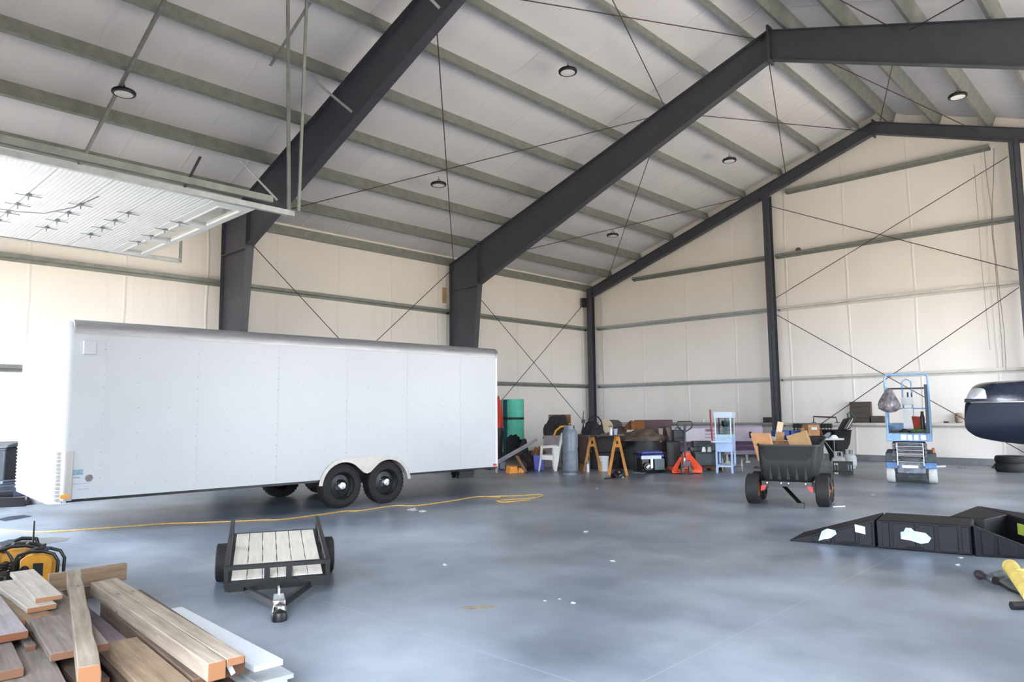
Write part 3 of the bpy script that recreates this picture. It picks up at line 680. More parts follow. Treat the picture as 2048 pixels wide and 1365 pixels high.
# ================================================================== blue scissor lift
bl = mat('worn_blue_paint', '#6a97c6', .5, 0, .16, 9, col2='#93b3d4'); bld = mat('blue_chassis_paint', '#4f78ae', .5, 0, .2, 8)
sg = mat('dirty_grey_steel', '#767c86', .55, .4, .3, 10); tyre_g = mat('non_marking_tyre', '#b9b9b7', .8, 0, .1, 12)
LZ = .258
SLF = thing('scissor_lift', 'lowered blue scissor lift platform seen end-on by the end wall', 'lift', (-4.235, 16.02, 0), LZ)
for x in (-.37, .37):
    for y in (.17, 1.45):
        m = MB(); m.lathe([(.12, -.075), (.16, -.075), (.17, -.05), (.17, .05), (.16, .075), (.12, .075)], (x, y, .17), (1, 0, 0), 28); m.build('wheel', tyre_g, SLF)
m = MB(); m.box(-.28, .28, .05, 1.7, .1, .36); m.box(-.3, .3, .02, .1, .2, .33); m.build('chassis', mat('dark_lift_chassis', '#3b4048', .6, .3, .3, 8), SLF, bevel=.01)
for sx in (-1, 1):
    m = MB(); m.box(sx*.2, sx*.44, 0, 1.75, .30, .42); m.build('side_bumper', bld, SLF, bevel=.01)
    m = MB(); m.box(sx*.25, sx*.45, .05, 1.7, .42, .60); m.build('side_tray', mat('dark_green_grey', '#454e53', .6, .2, .2, 6), SLF, bevel=.01)
m = MB(); m.box(-.25, .25, .0, .04, .2, .42); m.build('control_panel', sg, SLF, bevel=.008)
m = MB(); m.box(-.16, .12, -.01, .0, .31, .36); m.build('decal', white_p, SLF)
m = MB()
for x in (-.235, .225): m.cyl((x, -.04, .36), (x, -.02, .8), .011, n=8)
for z in (.43, .55, .66): m.cyl((-.235, -.035, z), (.225, -.035, z), .012, n=8)
m.build('ladder', galv_l, SLF)
m = MB()
for k, z in enumerate((.46, .54, .62, .70, .77)):
    for x in (-.3, .27):
        m.beam((x, .05, z), (x, 1.7, z+(.05 if k % 2 else -.02)), .035, .06)
    m.cyl((-.31, .1, z), (.30, .1, z), .027, n=10); m.cyl((-.31, 1.6, z), (.30, 1.6, z), .025, n=10)
m.build('scissor_stack', sg, SLF)
PZ = .84
m = MB(); m.box(-.41, .40, -.02, 1.85, PZ, PZ+.16); m.build('platform', bl, SLF, bevel=.012)
m = MB(); m.box(-.36, .36, .03, 1.8, PZ+.16, PZ+.175); m.build('deck_plate', mat('dirty_deck', '#6a6458', .8, .2, .3, 12), SLF)
for i, (a, b_) in enumerate(((-.15, -.05), (-.03, .05), (.08, .16), (.2, .29))):
    m = MB(); m.box(a, b_, -.026, -.02, PZ+.03, PZ+.13); m.build('decal', white_p, SLF)
def rail(pts, r=.021): m.tube(pts, r, 10)
m = MB(); rail([(-.385, 0, PZ+.1), (-.385, 0, 2.12), (-.37, 0, 2.17), (-.32, 0, 2.19), (.32, 0, 2.19), (.37, 0, 2.17), (.385, 0, 2.12), (.385, 0, PZ+.1)]); m.build('entry_rail', bl, SLF)
for sx in (-1, 1):
    m = MB(); rail([(sx*.39, .0, 1.95), (sx*.39, 1.8, 1.95)]); rail([(sx*.39, 0, 1.5), (sx*.39, 1.8, 1.5)], .016)
    for y in (.6, 1.2, 1.8): rail([(sx*.39, y, PZ+.1), (sx*.39, y, 1.95)], .016)
    m.box(sx*.385-.008, sx*.385+.008, 0, 1.8, PZ+.15, PZ+.3); m.build('side_rail', bl, SLF)
m = MB(); rail([(-.39, 1.8, 1.95), (.39, 1.8, 1.95)], .02); m.build('rear_top_rail', mat('dark_blue_grey_rail', '#3a4048', .5), SLF)
m = MB(); rail([(-.39, 1.8, 1.5), (.39, 1.8, 1.5)], .016); rail([(-.08, 1.8, PZ+.1), (-.08, 1.8, 2.1), (.0, 1.8, 2.16), (.10, 1.8, 2.1), (.10, 1.8, PZ+.1)], .018); m.box(-.38, .38, 1.79, 1.81, PZ+.15, PZ+.34); m.build('rear_rail', bl, SLF)
m = MB(); m.box(.31, .37, .03, .07, PZ+.16, 1.98); m.build('gate_post', mat('slate_post', '#39424f', .5), SLF)
m = MB(); m.box(-.11, .13, 1.62, 1.76, 1.58, 1.75); m.build('control_box', mat('pale_grey_box', '#d3d6d8', .5), SLF, bevel=.01)
m = MB(); m.cyl((.02, 1.66, 1.75), (.02, 1.66, 1.86), .018, n=10); m.cyl((.09, 1.66, 1.75), (.09, 1.66, 1.84), .012, n=10); m.build('joystick', black_m, SLF)
m = MB(); m.box(-.1, .1, 1.74, 1.78, 1.05, 1.5); m.build('notice_panel', white_p, SLF)
m = MB(); m.lathe([(.027, 0), (.027, .08), (.02, .1), (.001, .105)], (.41, .3, .60), n=14); m.build('beacon', mat('amber_beacon', '#c06a2a', .4), SLF)
bpy.context.view_layer.update(); TL = SLF.matrix_basis
m = MB()
rings = []
for z, rx_, ry_, o_ in ((1.9, .05, .04, .02), (1.86, .07, .05, .02), (1.8, .1, .08, .01), (1.68, .16, .12, .0), (1.58, .20, .15, -.01), (1.5, .19, .14, 0), (1.44, .1, .1, .02), (1.42, .01, .01, .02)):
    rings.append([m.v((-.33+o_+rx_*math.cos(a)*(1+.12*math.sin(5*a+z*9)), -.1+ry_*math.sin(a)*(1+.1*math.cos(4*a)), z)) for a in [2*PI*k/20 for k in range(20)]])
m.skin(rings); o = m.build('plastic_bag', mat('smoky_plastic_film', '#8f8588', .25, 0, .35, 9, .5, 18, col2='#4a4752')); o.location = TL.translation; o.rotation_euler = (0, 0, LZ)
tag(o, 'stuffed smoky plastic bag hanging on the left rail of the blue lift', 'bag')
m = MB(); m.prism([(.1, 0, 1.02), (.28, 0, 1.02), (.32, 0, 1.3), (.24, 0, 1.32), (.06, 0, 1.34)], (0, .2, 0)); o = m.build('red_bag', mat('red_orange_cloth', '#a5452e', .85, 0, .2, 9), bevel=.03); o.location = TL @ Vector((.0, .9, 0)); o.rotation_euler = (0, 0, LZ); tag(o, 'rust red cloth bag standing on the lift platform', 'bag')
m = MB(); m.lathe([(.04, 0), (.045, .3), (.03, .36), (.03, .42), (.001, .425)], n=16); o = m.build('bottle', black_m); o.location = TL @ Vector((.26, .72, PZ+.175)); tag(o, 'tall black bottle beside the red bag on the lift', 'bottle')
m = MB(); m.blob((0, 0, 0), .16, .11, .07, 3); o = m.build('green_gloves', mat('green_cloth', '#5f7d4d', .9, 0, .3, 20)); o.location = TL @ Vector((.17, .4, PZ+.176)); tag(o, 'crumpled green cloth on the lift deck', 'cloth')
m = MB(); m.blob((0, 0, 0), .11, .09, .06, 5); o = m.build('dark_tool_bag', black_m); o.location = TL @ Vector((-.07, .4, PZ+.176)); tag(o, 'small black pouch on the lift deck', 'pouch')

# ================================================================== boat
navy = mat('navy_gelcoat', '#1c2335', .2, 0, .08, 3, coat=.3); navy_m = mat('navy_bottom_paint', '#1d2333', .55, 0, .12, 4, spec=.3)
bpos = at_d(1927, 846, 13.0)-1.05*Vector((-_sy, _cy, 0)); BT = thing('boat', 'glossy navy blue boat bow with white nose corner, cut off by the right edge', 'boat', (bpos.x, bpos.y, 0), YAW-.02)
def hb(x): return 1.05*max(.01, 1-(1-min(x, 1.9)/1.9)**1.9)
def interp(t, tab):
    for (a, va), (b_, vb) in zip(tab, tab[1:]):
        if t <= b_: return va+(vb-va)*(t-a)/(b_-a)
    return tab[-1][1]
kz = [(0, 1.17), (.02, 1.12), (.06, 1.07), (.15, 1.0), (.3, .94), (.6, .885), (1.1, .82), (2, .74), (4, .7)]
XS = [.005, .02, .05, .1, .17, .27, .4, .6, .9, 1.3, 1.8, 2.4, 3.2, 4.0]
m = MB(); rg = []
for x in XS:
    b_ = hb(x); k_ = interp(x, kz); zc_ = 1.23+min(x, 1)*.02; zt_ = interp(x, [(0, 1.25), (.02, 1.4), (.06, 1.54), (.1, 1.6), (4, 1.6)])
    half = [(0, k_), (b_*.35, k_+.03), (b_*.7, k_+.12*(zc_-k_)/.3), (b_*.93, zc_-.09*min(1, x*4+.1)), (b_, zc_), (b_*.985, (zc_+zt_)/2), (b_*.955, zt_)]
    rg.append([m.v((x, y+1.05-0, z)) for y, z in [(-y, z) for y, z in half]+[(y, z) for y, z in half[::-1][:-1]]])
m.skin(rg); m.build('hull', navy_m, BT)
dk = [(.07, 1.6), (.1, 1.64), (.15, 1.72), (.24, 1.82), (.34, 1.9), (.46, 1.945), (.7, 1.965), (1.2, 1.98), (4, 1.99)]
def deck(xs_, z0, name, m_):
    mb = MB(); rg_ = []
    for x in xs_:
        b_ = hb(x)*.955; zt_ = max(interp(x, dk), z0+.01)
        half = [(b_*.985, z0), (b_*.97, z0+.3*(zt_-z0)), (b_*.9, z0+.8*(zt_-z0)), (b_*.8, zt_-.012*(1)), (b_*.5, zt_+.01), (0, zt_+.02)]
        rg_.append([mb.v((x, 1.05-y, z)) for y, z in half]+[mb.v((x, 1.05+y, z)) for y, z in half[::-1][1:]])
    mb.skin(rg_); return mb.build(name, m_, BT)
deck([.075, .1, .15, .25, .4], 1.6, 'bow_cap_base', navy) if False else None
mb = MB(); mb.skin([[mb.v((x, 1.05-hb(x)*.955*s_*q, z)) for s_, q, z in ((1, 1, 1.6), (1, .985, 1.665), (-1, .985, 1.665), (-1, 1, 1.6))] for x in (.06, .1, .17, .22, .27, .28)]); mb.build('deck_edge', navy, BT)
deck([.10, .13, .16, .2, .24, .27], 1.665, 'nose_corner', mat('white_gelcoat', '#d8dde6', .2))
deck([.275, .34, .46, .6, .9, 1.3, 1.8, 2.4, 3.2, 4.0], 1.6, 'deck', navy)
m = MB(); rail_pts = [(x, 1.05-hb(x)*.965-.006, 1.6) for x in (.08, .12, .2, .35, .6, .9, 1.3, 1.8, 2.4, 3.2, 4.0)]
m.tube(rail_pts, .022, 10); m.tube([(x, 2.1-y, z) for x, y, z in rail_pts], .022, 10); m.build('rub_rail', chrome, BT)
m = MB()
for x in (2.2, 3.6):
    m.box(x-.06, x+.06, .6, 1.5, .6, .9); m.box(x-.05, x+.05, .35, 1.75, .5, .6)
    for y in (.4, 1.7): m.box(x-.04, x+.04, y-.04, y+.04, 0, .52)
m.build('cradle', galv, BT)

# ================================================================== black plastic kicker ramps
rp = mat('black_moulded_plastic', '#14151c', .6, 0, .15, 5, .08, 40, spec=.25)
def ramp_thing(label, pts_bottom, tops, nm='ramp_module', ribs=(), cat='ramp'):
    """solid from a floor polygon and a height per corner"""
    c = sum((Vector((x, y, 0)) for x, y in pts_bottom), Vector())/len(pts_bottom)
    t = thing(nm, label, cat, c, 0, 'black moulded ramp modules')
    m = MB(); bt = [m.v((x-c.x, y-c.y, 0)) for x, y in pts_bottom]; tp = [m.v((x-c.x, y-c.y, max(.012, z))) for (x, y), z in zip(pts_bottom, tops)]
    m.face(bt[::-1]); m.face(tp); n = len(bt)
    for i in range(n): m.face([bt[i], bt[(i+1) % n], tp[(i+1) % n], tp[i]])
    m.build('shell', rp, t, bevel=.012)
    a, b_ = Vector(pts_bottom[0]+(0,)), Vector(pts_bottom[1]+(0,)); d = (b_-a).normalized(); nrm = Vector((d.y, -d.x, 0))
    m = MB()
    for f0, f1 in ribs:
        p, q = a.lerp(b_, f0)-c, a.lerp(b_, f1)-c
        z0 = tops[0]+(tops[1]-tops[0])*f0-.02; z1 = tops[0]+(tops[1]-tops[0])*f1-.02
        m.prism([p+nrm*-.01+Vector((0, 0, .02)), q+nrm*-.01+Vector((0, 0, .02)), q+nrm*-.01+Vector((0, 0, max(.025, z1))), p+nrm*-.01+Vector((0, 0, max(.025, z0)))], nrm*.03)
    if ribs: m.build('raised_panels', rp, t, bevel=.006)
    return t, a-c, d, nrm
A0, A1, A2, A3 = (-3.49, 8.24), (-2.63, 8.43), (-1.76, 8.61), (-1.08, 8.88)
back = lambda p, k=.66: (p[0]-.16*k/.66*.6, p[1]+k)
t1, o1, d1, n1_ = ramp_thing('black plastic ramp wedge rising from a floor tip, leftmost of the ramp row', [A0, A1, back(A1), back(A0, .62)], [.012, .30, .30, .012], ribs=((.27, .5), (.54, .78), (.82, .97)))
A1b = (A1[0]+.02, A1[1]+.003)
t2, o2, d2, n2_ = ramp_thing('black plastic ramp box with a torn pale sticker, middle of the ramp row', [A1b, A2, back(A2), back(A1b)], [.30, .30, .30, .30], ribs=((.06, .14), (.18, .42), (.46, .62), (.66, .86), (.9, .98)))
A2b = (A2[0]+.03, A2[1]-.02)
dd = (Vector((A3[0]-A2b[0], A3[1]-A2b[1]))).normalized(); nn = Vector((-dd.y, dd.x))
st = lambda p, k: (p[0]+nn.x*k, p[1]+nn.y*k)
t3, o3, d3, n3_ = ramp_thing('black plastic ramp wedge descending to the right edge, rightmost of the row', [A2b, A3, st(A3, .22), st(A2b, .22)], [.30, .012, .012, .30], ribs=((.08, .22), (.28, .5)))
B = [tuple(at_z(*p, .3)[:2]) for p in ((1893, 1035), (1966, 1041), (2014, 1029), (1955, 1012))]
t4, o4, d4, n4_ = ramp_thing('black plastic ramp block behind the row with rough rubber top', [(B[0][0]+.0, B[0][1]+.02), (B[1][0], B[1][1]+.08), B[2], B[3]], [.30, .30, .30, .30])
B5 = [B[2], tuple(at_z(2075, 1044, .3)[:2])]
t5, o5, d5, n5_ = ramp_thing('black plastic ramp block at the right edge with a green sticker, in shadow', [(B5[0][0]+.02, B5[0][1]-.02), B5[1], (B5[1][0]+.2, B5[1][1]+.5), B[3]], [.30, .28, .28, .30])
def decal(t_, o_, d_, n_, f, z, poly, m_, name='sticker', off=.021):
    m = MB(); base = o_+d_*f
    m.prism([base+d_*u+Vector((0, 0, z+v))+n_*off for u, v in poly], n_*.002); return m.build(name, m_, t_)
stk = mat('pale_blue_sticker', '#8fb0dc', .5, 0, .15, 25, col2='#b4c2d4')
decal(t1, o1, d1, n1_, .43, .10, [(-.12, -.07), (-.08, .04), (-.02, .075), (.06, .06), (.07, .02), (.02, -.02), (-.02, -.04), (-.06, -.045)], stk)
decal(t1, o1, d1, n1_, .74, .19, [(-.05, -.03), (.05, -.05), (.05, .03), (-.05, .05)], mat('white_paper', '#dfe6ea', .6))
decal(t2, o2, d2, n2_, .36, .16, [(-.13, .03), (-.13, -.04), (-.04, -.05), (.05, -.075), (.12, -.06), (.15, -.01), (.1, .04), (.0, .05), (-.03, .08), (-.08, .08), (-.1, .04)], stk)
for t_, o_, d_, n_, f in ((t1, o1, d1, n1_, .62), (t2, o2, d2, n2_, .36), (t3, o3, d3, n3_, .42)):
    decal(t_, o_, d_, n_, f, .0, [(-.08, .018), (.08, .018), (.08, .05), (-.08, .05)], mat('slot_black', '#060608', .9), 'hand_slot')
decal(t3, o3, d3, n3_, .62, .04, [(-.06, -.02), (.08, -.02), (.08, .04), (.0, .05), (-.02, .03), (-.06, .02)], stk)
decal(t5, o5, d5, n5_, .22, .17, [(-.06, -.06), (.06, -.06), (.06, .06), (-.06, .06)], mat('green_sticker', '#a9b94a', .6), off=.004)
# ================================================================== lumber pile in the near left corner
def wood(name, c1, c2, end='#9a6c4c'):
    """grain along local X, orange-brown sawn ends"""
    if name in MATS: return MATS[name]
    m = bpy.data.materials.new(name); m.use_nodes = True; nt = m.node_tree; b = nt.nodes['Principled BSDF']; b.inputs['Roughness'].default_value = .8
    b.inputs['Specular IOR Level'].default_value = .3
    tc = nd(nt, 'ShaderNodeTexCoord'); mp = nd(nt, 'ShaderNodeMapping'); mp.inputs['Scale'].default_value = (.9, 14, 14)
    nt.links.new(tc.outputs['Object'], mp.inputs['Vector'])
    n = nd(nt, 'ShaderNodeTexNoise', Scale=1.6, Detail=6., Roughness=.65, Distortion=.6); nt.links.new(mp.outputs['Vector'], n.inputs['Vector'])
    n2 = nd(nt, 'ShaderNodeTexNoise', Scale=3., Detail=3.); nt.links.new(tc.outputs['Object'], n2.inputs['Vector'])
    r = nd(nt, 'ShaderNodeValToRGB'); r.color_ramp.elements[0].position = .3; r.color_ramp.elements[1].position = .7
    r.color_ramp.elements[0].color = lin(c2); r.color_ramp.elements[1].color = lin(c1); nt.links.new(n.outputs['Fac'], r.inputs['Fac'])
    mx = nd(nt, 'ShaderNodeMix', data_type='RGBA', blend_type='SOFT_LIGHT'); mx.inputs['Factor'].default_value = .6
    nt.links.new(r.outputs['Color'], mx.inputs['A']); nt.links.new(n2.outputs['Color'], mx.inputs['B'])
    bw = nd(nt, 'ShaderNodeRGBToBW'); nt.links.new(n2.outputs['Color'], bw.inputs[0]); nt.links.new(bw.outputs[0], mx.inputs['B'])
    vo = nd(nt, 'ShaderNodeTexVoronoi', Scale=5.); mv = nd(nt, 'ShaderNodeMapping'); mv.inputs['Scale'].default_value = (.55, 1.5, 1.5); nt.links.new(tc.outputs['Object'], mv.inputs['Vector']); nt.links.new(mv.outputs['Vector'], vo.inputs['Vector'])
    lt = nd(nt, 'ShaderNodeMapRange'); lt.inputs['From Min'].default_value = .04; lt.inputs['From Max'].default_value = .12; lt.inputs['To Min'].default_value = .6; lt.inputs['To Max'].default_value = 0.
    nt.links.new(vo.outputs['Distance'], lt.inputs['Value'])
    mk = nd(nt, 'ShaderNodeMix', data_type='RGBA'); mk.inputs['B'].default_value = lin('#4d3a2c'); nt.links.new(lt.outputs[0], mk.inputs['Factor']); nt.links.new(mx.outputs['Result'], mk.inputs['A'])
    geo = nd(nt, 'ShaderNodeNewGeometry'); vt = nd(nt, 'ShaderNodeVectorTransform', vector_type='NORMAL', convert_from='WORLD', convert_to='OBJECT'); nt.links.new(geo.outputs['True Normal'], vt.inputs[0])
    sp = nd(nt, 'ShaderNodeSeparateXYZ'); nt.links.new(vt.outputs[0], sp.inputs[0]); ab = nd(nt, 'ShaderNodeMath', operation='ABSOLUTE'); nt.links.new(sp.outputs[0], ab.inputs[0])
    gt = nd(nt, 'ShaderNodeMath', operation='GREATER_THAN'); gt.inputs[1].default_value = .8; nt.links.new(ab.outputs[0], gt.inputs[0])
    me_ = nd(nt, 'ShaderNodeMix', data_type='RGBA'); me_.inputs['B'].default_value = lin(end); nt.links.new(gt.outputs[0], me_.inputs['Factor']); nt.links.new(mk.outputs['Result'], me_.inputs['A'])
    nt.links.new(me_.outputs['Result'], b.inputs['Base Color'])
    bp = nd(nt, 'ShaderNodeBump', Strength=.25, Distance=.003); nt.links.new(n.outputs['Fac'], bp.inputs['Height']); nt.links.new(bp.outputs['Normal'], b.inputs['Normal'])
    MATS[name] = m; return m
w_tan = wood('weathered_tan_lumber', '#a4988b', '#776b5e', '#80583c'); w_grey = wood('weathered_grey_lumber', '#8f8680', '#635951', '#6b4c3a')
w_brown = wood('brown_lumber', '#9b8670', '#6d5b4a'); w_white = wood('bleached_lumber', '#cfcac2', '#a39c93', '#8a6448')
w_dark = wood('dark_old_lumber', '#6b5a4d', '#453830', '#5a4030'); w_yel = wood('yellow_lumber', '#9c8570', '#755f4b', '#97765a')
GL = 'lumber in the near left pile'
def board(p0, p1, w, t, m_, label, roll=0., wane=0., name='lumber_board', cat='board', bev=.004):
    """p0, p1: centres of the top face at each end; w width, t thickness"""
    p0, p1 = Vector(p0), Vector(p1); d = p1-p0; L = d.length
    b = MB(); n = 14 if wane else 1
    rings = []
    for k in range(n+1):
        x = -L/2+L*k/n; e = wane*(.5+.8*mnoise.noise(Vector((x*5, 1.3, 0)))+.5*mnoise.noise(Vector((x*17, 4.3, 0)))) if wane else 0
        rings.append([b.v((x, y, z)) for y, z in ((-w/2+e*0, -t), (w/2, -t), (w/2-0, -.5*t), (w/2-e, 0), (-w/2, 0))][::-1] if wane else [b.v((x, y, z)) for y, z in ((-w/2, -t), (w/2, -t), (w/2, 0), (-w/2, 0))])
    b.skin(rings); o = b.build(name, m_, bevel=bev)
    x = d.normalized(); y = Vector((0, 0, 1)).cross(x).normalized(); z = x.cross(y)
    Q = Matrix((x, y, z)).transposed().to_4x4() @ Rx(roll); Q.translation = (p0+p1)/2
    o.matrix_world = Q; return tag(o, label, cat, GL)
Z = lambda px, py, z: at_z(px, py, z)
# right-hand stack: two long timbers on old dark timbers
board((-5.905, 1.775, .30), (-3.556, 1.618, .30), .088, .088, w_tan, 'long square timber with orange sawn end, left of the paired timbers', name='lumber_timber')
board((-5.93, 1.87, .30), (-3.555, 1.712, .30), .088, .04, w_tan, 'long flat timber lying against the square one, right of the pair', name='lumber_timber')
board((-5.6, 1.90, .258), (-3.66, 1.74, .258), .14, .085, w_dark, 'dark old timber under the flat long timber, paper tag on its end', name='lumber_timber')
board((-5.6, 1.76, .21), (-3.66, 1.60, .21), .1, .1, w_dark, 'dark old timber under the square long timber', name='lumber_timber')
board((-5.6, 1.82, .108), (-3.6, 1.68, .108), .24, .105, w_dark, 'lowest dark beam on the floor beneath the paired long timbers', name='lumber_timber')
m = MB(); m.prism([(0, -.012, -.03), (0, .012, -.03), (0, .012, .03), (0, -.012, .03)], (.002, 0, 0)); tg = m.build('paper_tag', mat('white_paper', '#dfe6ea', .6)); tg.location = (-3.655, 1.735, .212); tg.rotation_euler = (.45, 0, -.08); tag(tg, 'small white paper tag stapled to a dark timber end', 'tag')
# white boards on the right
wb = mat('white_primed_board', '#c3c8cf', .45, 0, .03, 2); wg = mat('grey_faced_board', '#8d9196', .6, 0, .12, 8)
board((-5.3, 2.06, .155), (-3.755, 1.995, .155), .165, .03, wb, 'white primed board on top at the right of the lumber pile', bev=.002)
board((-4.95, 2.03, .124), (-3.60, 1.955, .124), .2, .024, wg, 'grey faced board with bright white edge beneath the white board', bev=.002)
board((-5.2, 1.985, .099), (-3.62, 1.92, .099), .22, .024, wb, 'white trim board poking out under the grey faced board', bev=.002)
board((-5.2, 2.0, .074), (-3.70, 1.87, .074), .2, .072, w_yel, 'yellowish support timber under the white boards', bev=.002)
# cross timber at the far end
board((-6.86, 1.70, .225), (-6.86, 2.285, .225), .05, .14, w_yel, 'short tan plank on edge across the far end of the pile')
board((-6.80, 1.75, .082), (-6.80, 2.22, .082), .09, .08, w_dark, 'dark block under the short plank on edge')
# diagonal board on top
board((-6.40, 1.755, .318), (-3.79, 1.125, .352), .096, .085, w_tan, 'long diagonal waney timber lying on top of the pile', wane=.018, name='lumber_timber')
# wide grey boards left of the diagonal
board((-5.93, 1.40, .272), (-5.06, 1.325, .272), .30, .038, w_grey, 'wide grey plank on the pile, farther of the pair left of the diagonal timber')
board((-5.10, 1.315, .300), (-4.36, 1.245, .28), .27, .04, w_grey, 'wide grey brown plank on the pile, nearer of the pair left of the diagonal timber')
board((-5.9, 1.36, .232), (-4.7, 1.26, .232), .22, .05, w_dark, 'dark timber beneath the wide grey planks')
board((-5.9, 1.34, .18), (-4.1, 1.24, .18), .14, .178, w_dark, 'dark bottom beam beneath the wide grey planks', name='lumber_timber')
# mauve grey plank, brown wide plank at the front
board((-5.9, 1.66, .13), (-3.9, 1.52, .13), .13, .04, wood('mauve_grey_lumber', '#8b7f88', '#6c6069'), 'mauve grey plank lying in the gap beside the square timber')
board((-4.63, 1.515, .205), (-3.45, 1.42, .205), .20, .04, w_brown, 'wide brown split plank at the front of the pile')
board((-5.7, 1.53, .09), (-3.4, 1.40, .09), .16, .088, w_dark, 'broad dark bearer low in the front of the pile', name='lumber_timber')
board((-4.5, 1.46, .165), (-3.5, 1.40, .165), .18, .074, w_dark, 'dark timber under the wide brown split plank')
# bleached boards at upper left
board((-6.48, 1.43, .352), (-5.45, 1.36, .345), .15, .03, w_white, 'bleached white board at the upper left of the pile, highest one')
board((-6.35, 1.30, .320), (-5.35, 1.30, .316), .16, .034, w_white, 'bleached white board at the upper left of the pile, second layer')
board((-6.3, 1.27, .283), (-5.25, 1.24, .280), .18, .042, w_brown, 'brown edged board at the upper left of the pile, third layer')
board((-6.1, 1.29, .236), (-5.20, 1.23, .232), .14, .05, w_dark, 'dark offcut at the left of the pile under the bleached boards')
board((-6.45, 1.32, .182), (-5.95, 1.32, .18), .26, .18, w_dark, 'dark stacked beam under the bleached boards', name='lumber_timber')
# nearest left boards
board((-5.95, 1.10, .318), (-4.80, 1.02, .318), .17, .042, wood('pale_lilac_lumber', '#b5b0b4', '#8d868b', '#6b432f'), 'pale lilac board with brown end at the left edge of the photo')
board((-5.3, 1.00, .27), (-4.32, .90, .262), .17, .045, w_grey, 'grey brown board with rust coloured end at the bottom left corner')
board((-4.95, 1.10, .215), (-3.60, .93, .212), .24, .04, w_grey, 'broad grey plank at the bottom edge of the photo')
board((-5.6, 1.17, .25), (-4.75, 1.11, .243), .05, .04, w_grey, 'thin grey batten between the lilac board and the wide planks')
board((-5.8, 1.03, .172), (-3.7, .88, .172), .34, .17, w_dark, 'dark bottom beam under the boards at the bottom left', name='lumber_timber')
board((-5.7, 1.06, .275), (-4.95, .99, .222), .14, .045, w_dark, 'dark spacer timber beneath the pale lilac board')

# ================================================================== yellow and black jobsite radios on the floor
def radio(c, rz, label, s=1., ant=False):
    t = thing('jobsite_radio', label, 'radio', c, rz, 'yellow and black jobsite radios')
    m = MB(); m.prism([(-.12*s, -.07*s, .03*s), (.12*s, -.07*s, .03*s), (.12*s, -.07*s, .21*s), (.07*s, -.07*s, .245*s), (-.07*s, -.07*s, .245*s), (-.12*s, -.07*s, .21*s)], (0, .14*s, 0)); m.build('body', yellow_p, t, bevel=.012*s)
    m = MB(); m.box(-.02*s, .055*s, -.076*s, -.06*s, .06*s, .18*s); m.build('grille', black_m, t, bevel=.004)
    m = MB(); m.lathe([(.035*s, 0), (.032*s, .015*s), (.001, .018*s)], (-.08*s, -.07*s, .13*s), (0, -1, 0), 16); m.build('dial', blacks, t)
    m = MB(); r = .014*s
    for y in (-.075*s, .075*s): m.tube([(-.16*s, y, .015*s), (-.165*s, y, .19*s), (-.13*s, y, .25*s), (-.05*s, y, .275*s), (.05*s, y, .275*s), (.13*s, y, .25*s), (.165*s, y, .19*s), (.16*s, y, .015*s)], r, 8)
    for x in (-.16*s, .16*s): m.tube([(x, -.075*s, .016*s), (x, .075*s, .016*s)], r, 8)
    for x in (-.05*s, .05*s): m.tube([(x, -.075*s, .275*s), (x, .075*s, .275*s)], r, 8)
    m.build('roll_cage', black_m, t)
    if ant: m = MB(); m.cyl((.09*s, -.02, .24*s), (.09*s, -.02, .46*s), .009, .007, 8); m.build('antenna', black_m, t)
    return t
radio(at_z(76, 1168), YAW+.25, 'yellow and black jobsite radio just left of the short plank on edge', 1.08)
radio(at_z(36, 1160), YAW+.5, 'yellow and black jobsite radio with antenna, in the middle behind the lumber', 1.15, True)
radio(at_z(-12, 1163), YAW+.2, 'yellow and black jobsite radio cut by the left edge of the photo', 1.05)
t = thing('power_tool_case', 'black topped yellow tool case rising behind the radios', 'tool case', at_z(50, 1135), YAW+.2)
m = MB(); m.box(-.17, .17, -.1, .1, 0, .2, .85, .8); m.build('case', yellow_p, t, bevel=.02)
m = MB(); m.tube([(-.12, 0, .19), (-.1, 0, .265), (-.04, 0, .285), (.09, 0, .275), (.115, 0, .19)], .02, 8); m.box(-.15, .15, -.085, .085, .18, .215); m.build('handle', black_m, t)
t = thing('battery_charger', 'black charger with coiled lead at the left edge behind the boards', 'charger', at_z(2, 1178), YAW)
m = MB(); m.box(-.12, .1, -.09, .09, 0, .13, .9, .9); m.build('body', black_m, t, bevel=.015)
m = MB(); m.tube([(.05*math.cos(a)*(1+a*.02), .05*math.sin(a)*(1+a*.02), .14+.004*a) for a in [k*.4 for k in range(50)]], .007, 6); m.build('lead', blacks, t)

# ================================================================== cords, puddles and litter on the floor
cordm = mat('yellow_cord_sheath', '#d9b060', .5, 0, .15, 30)
def cord(px, label, r=.009, m_=None, grp='cords on the floor'):
    pts = [at_z(*p, r) for p in px]; fine = []
    for i in range(len(pts)-1):
        a = pts[max(i-1, 0)]; b_ = pts[i]; c_ = pts[i+1]; d_ = pts[min(i+2, len(pts)-1)]
        for k in range(6):
            t_ = k/6; fine.append(.5*((2*b_)+(c_-a)*t_+(2*a-5*b_+4*c_-d_)*t_*t_+(3*b_-a-3*c_+d_)*t_**3))
    fine.append(pts[-1])
    for p in fine: p.z = r+.0005
    m = MB(); m.tube(fine, r, 6); return tag(m.build('extension_cord', m_ or cordm), label, 'cord', grp)
cord([(-60, 1052), (0, 1060), (60, 1064), (120, 1063), (250, 1054), (330, 1048), (400, 1046), (480, 1043), (520, 1041), (560, 1040), (640, 1030), (690, 1023), (720, 1022), (790, 1012), (830, 1012), (900, 1003), (955, 994), (1000, 995)], 'long yellow extension cord running past the trailer wheels to the left edge')
cord([(960, 994), (1000, 993), (1040, 992), (1070, 990), (1086, 991), (1070, 996), (1030, 999), (995, 1002), (1010, 1005), (1060, 1000)], 'loose loop of yellow cord lying on the floor right of the trailer')
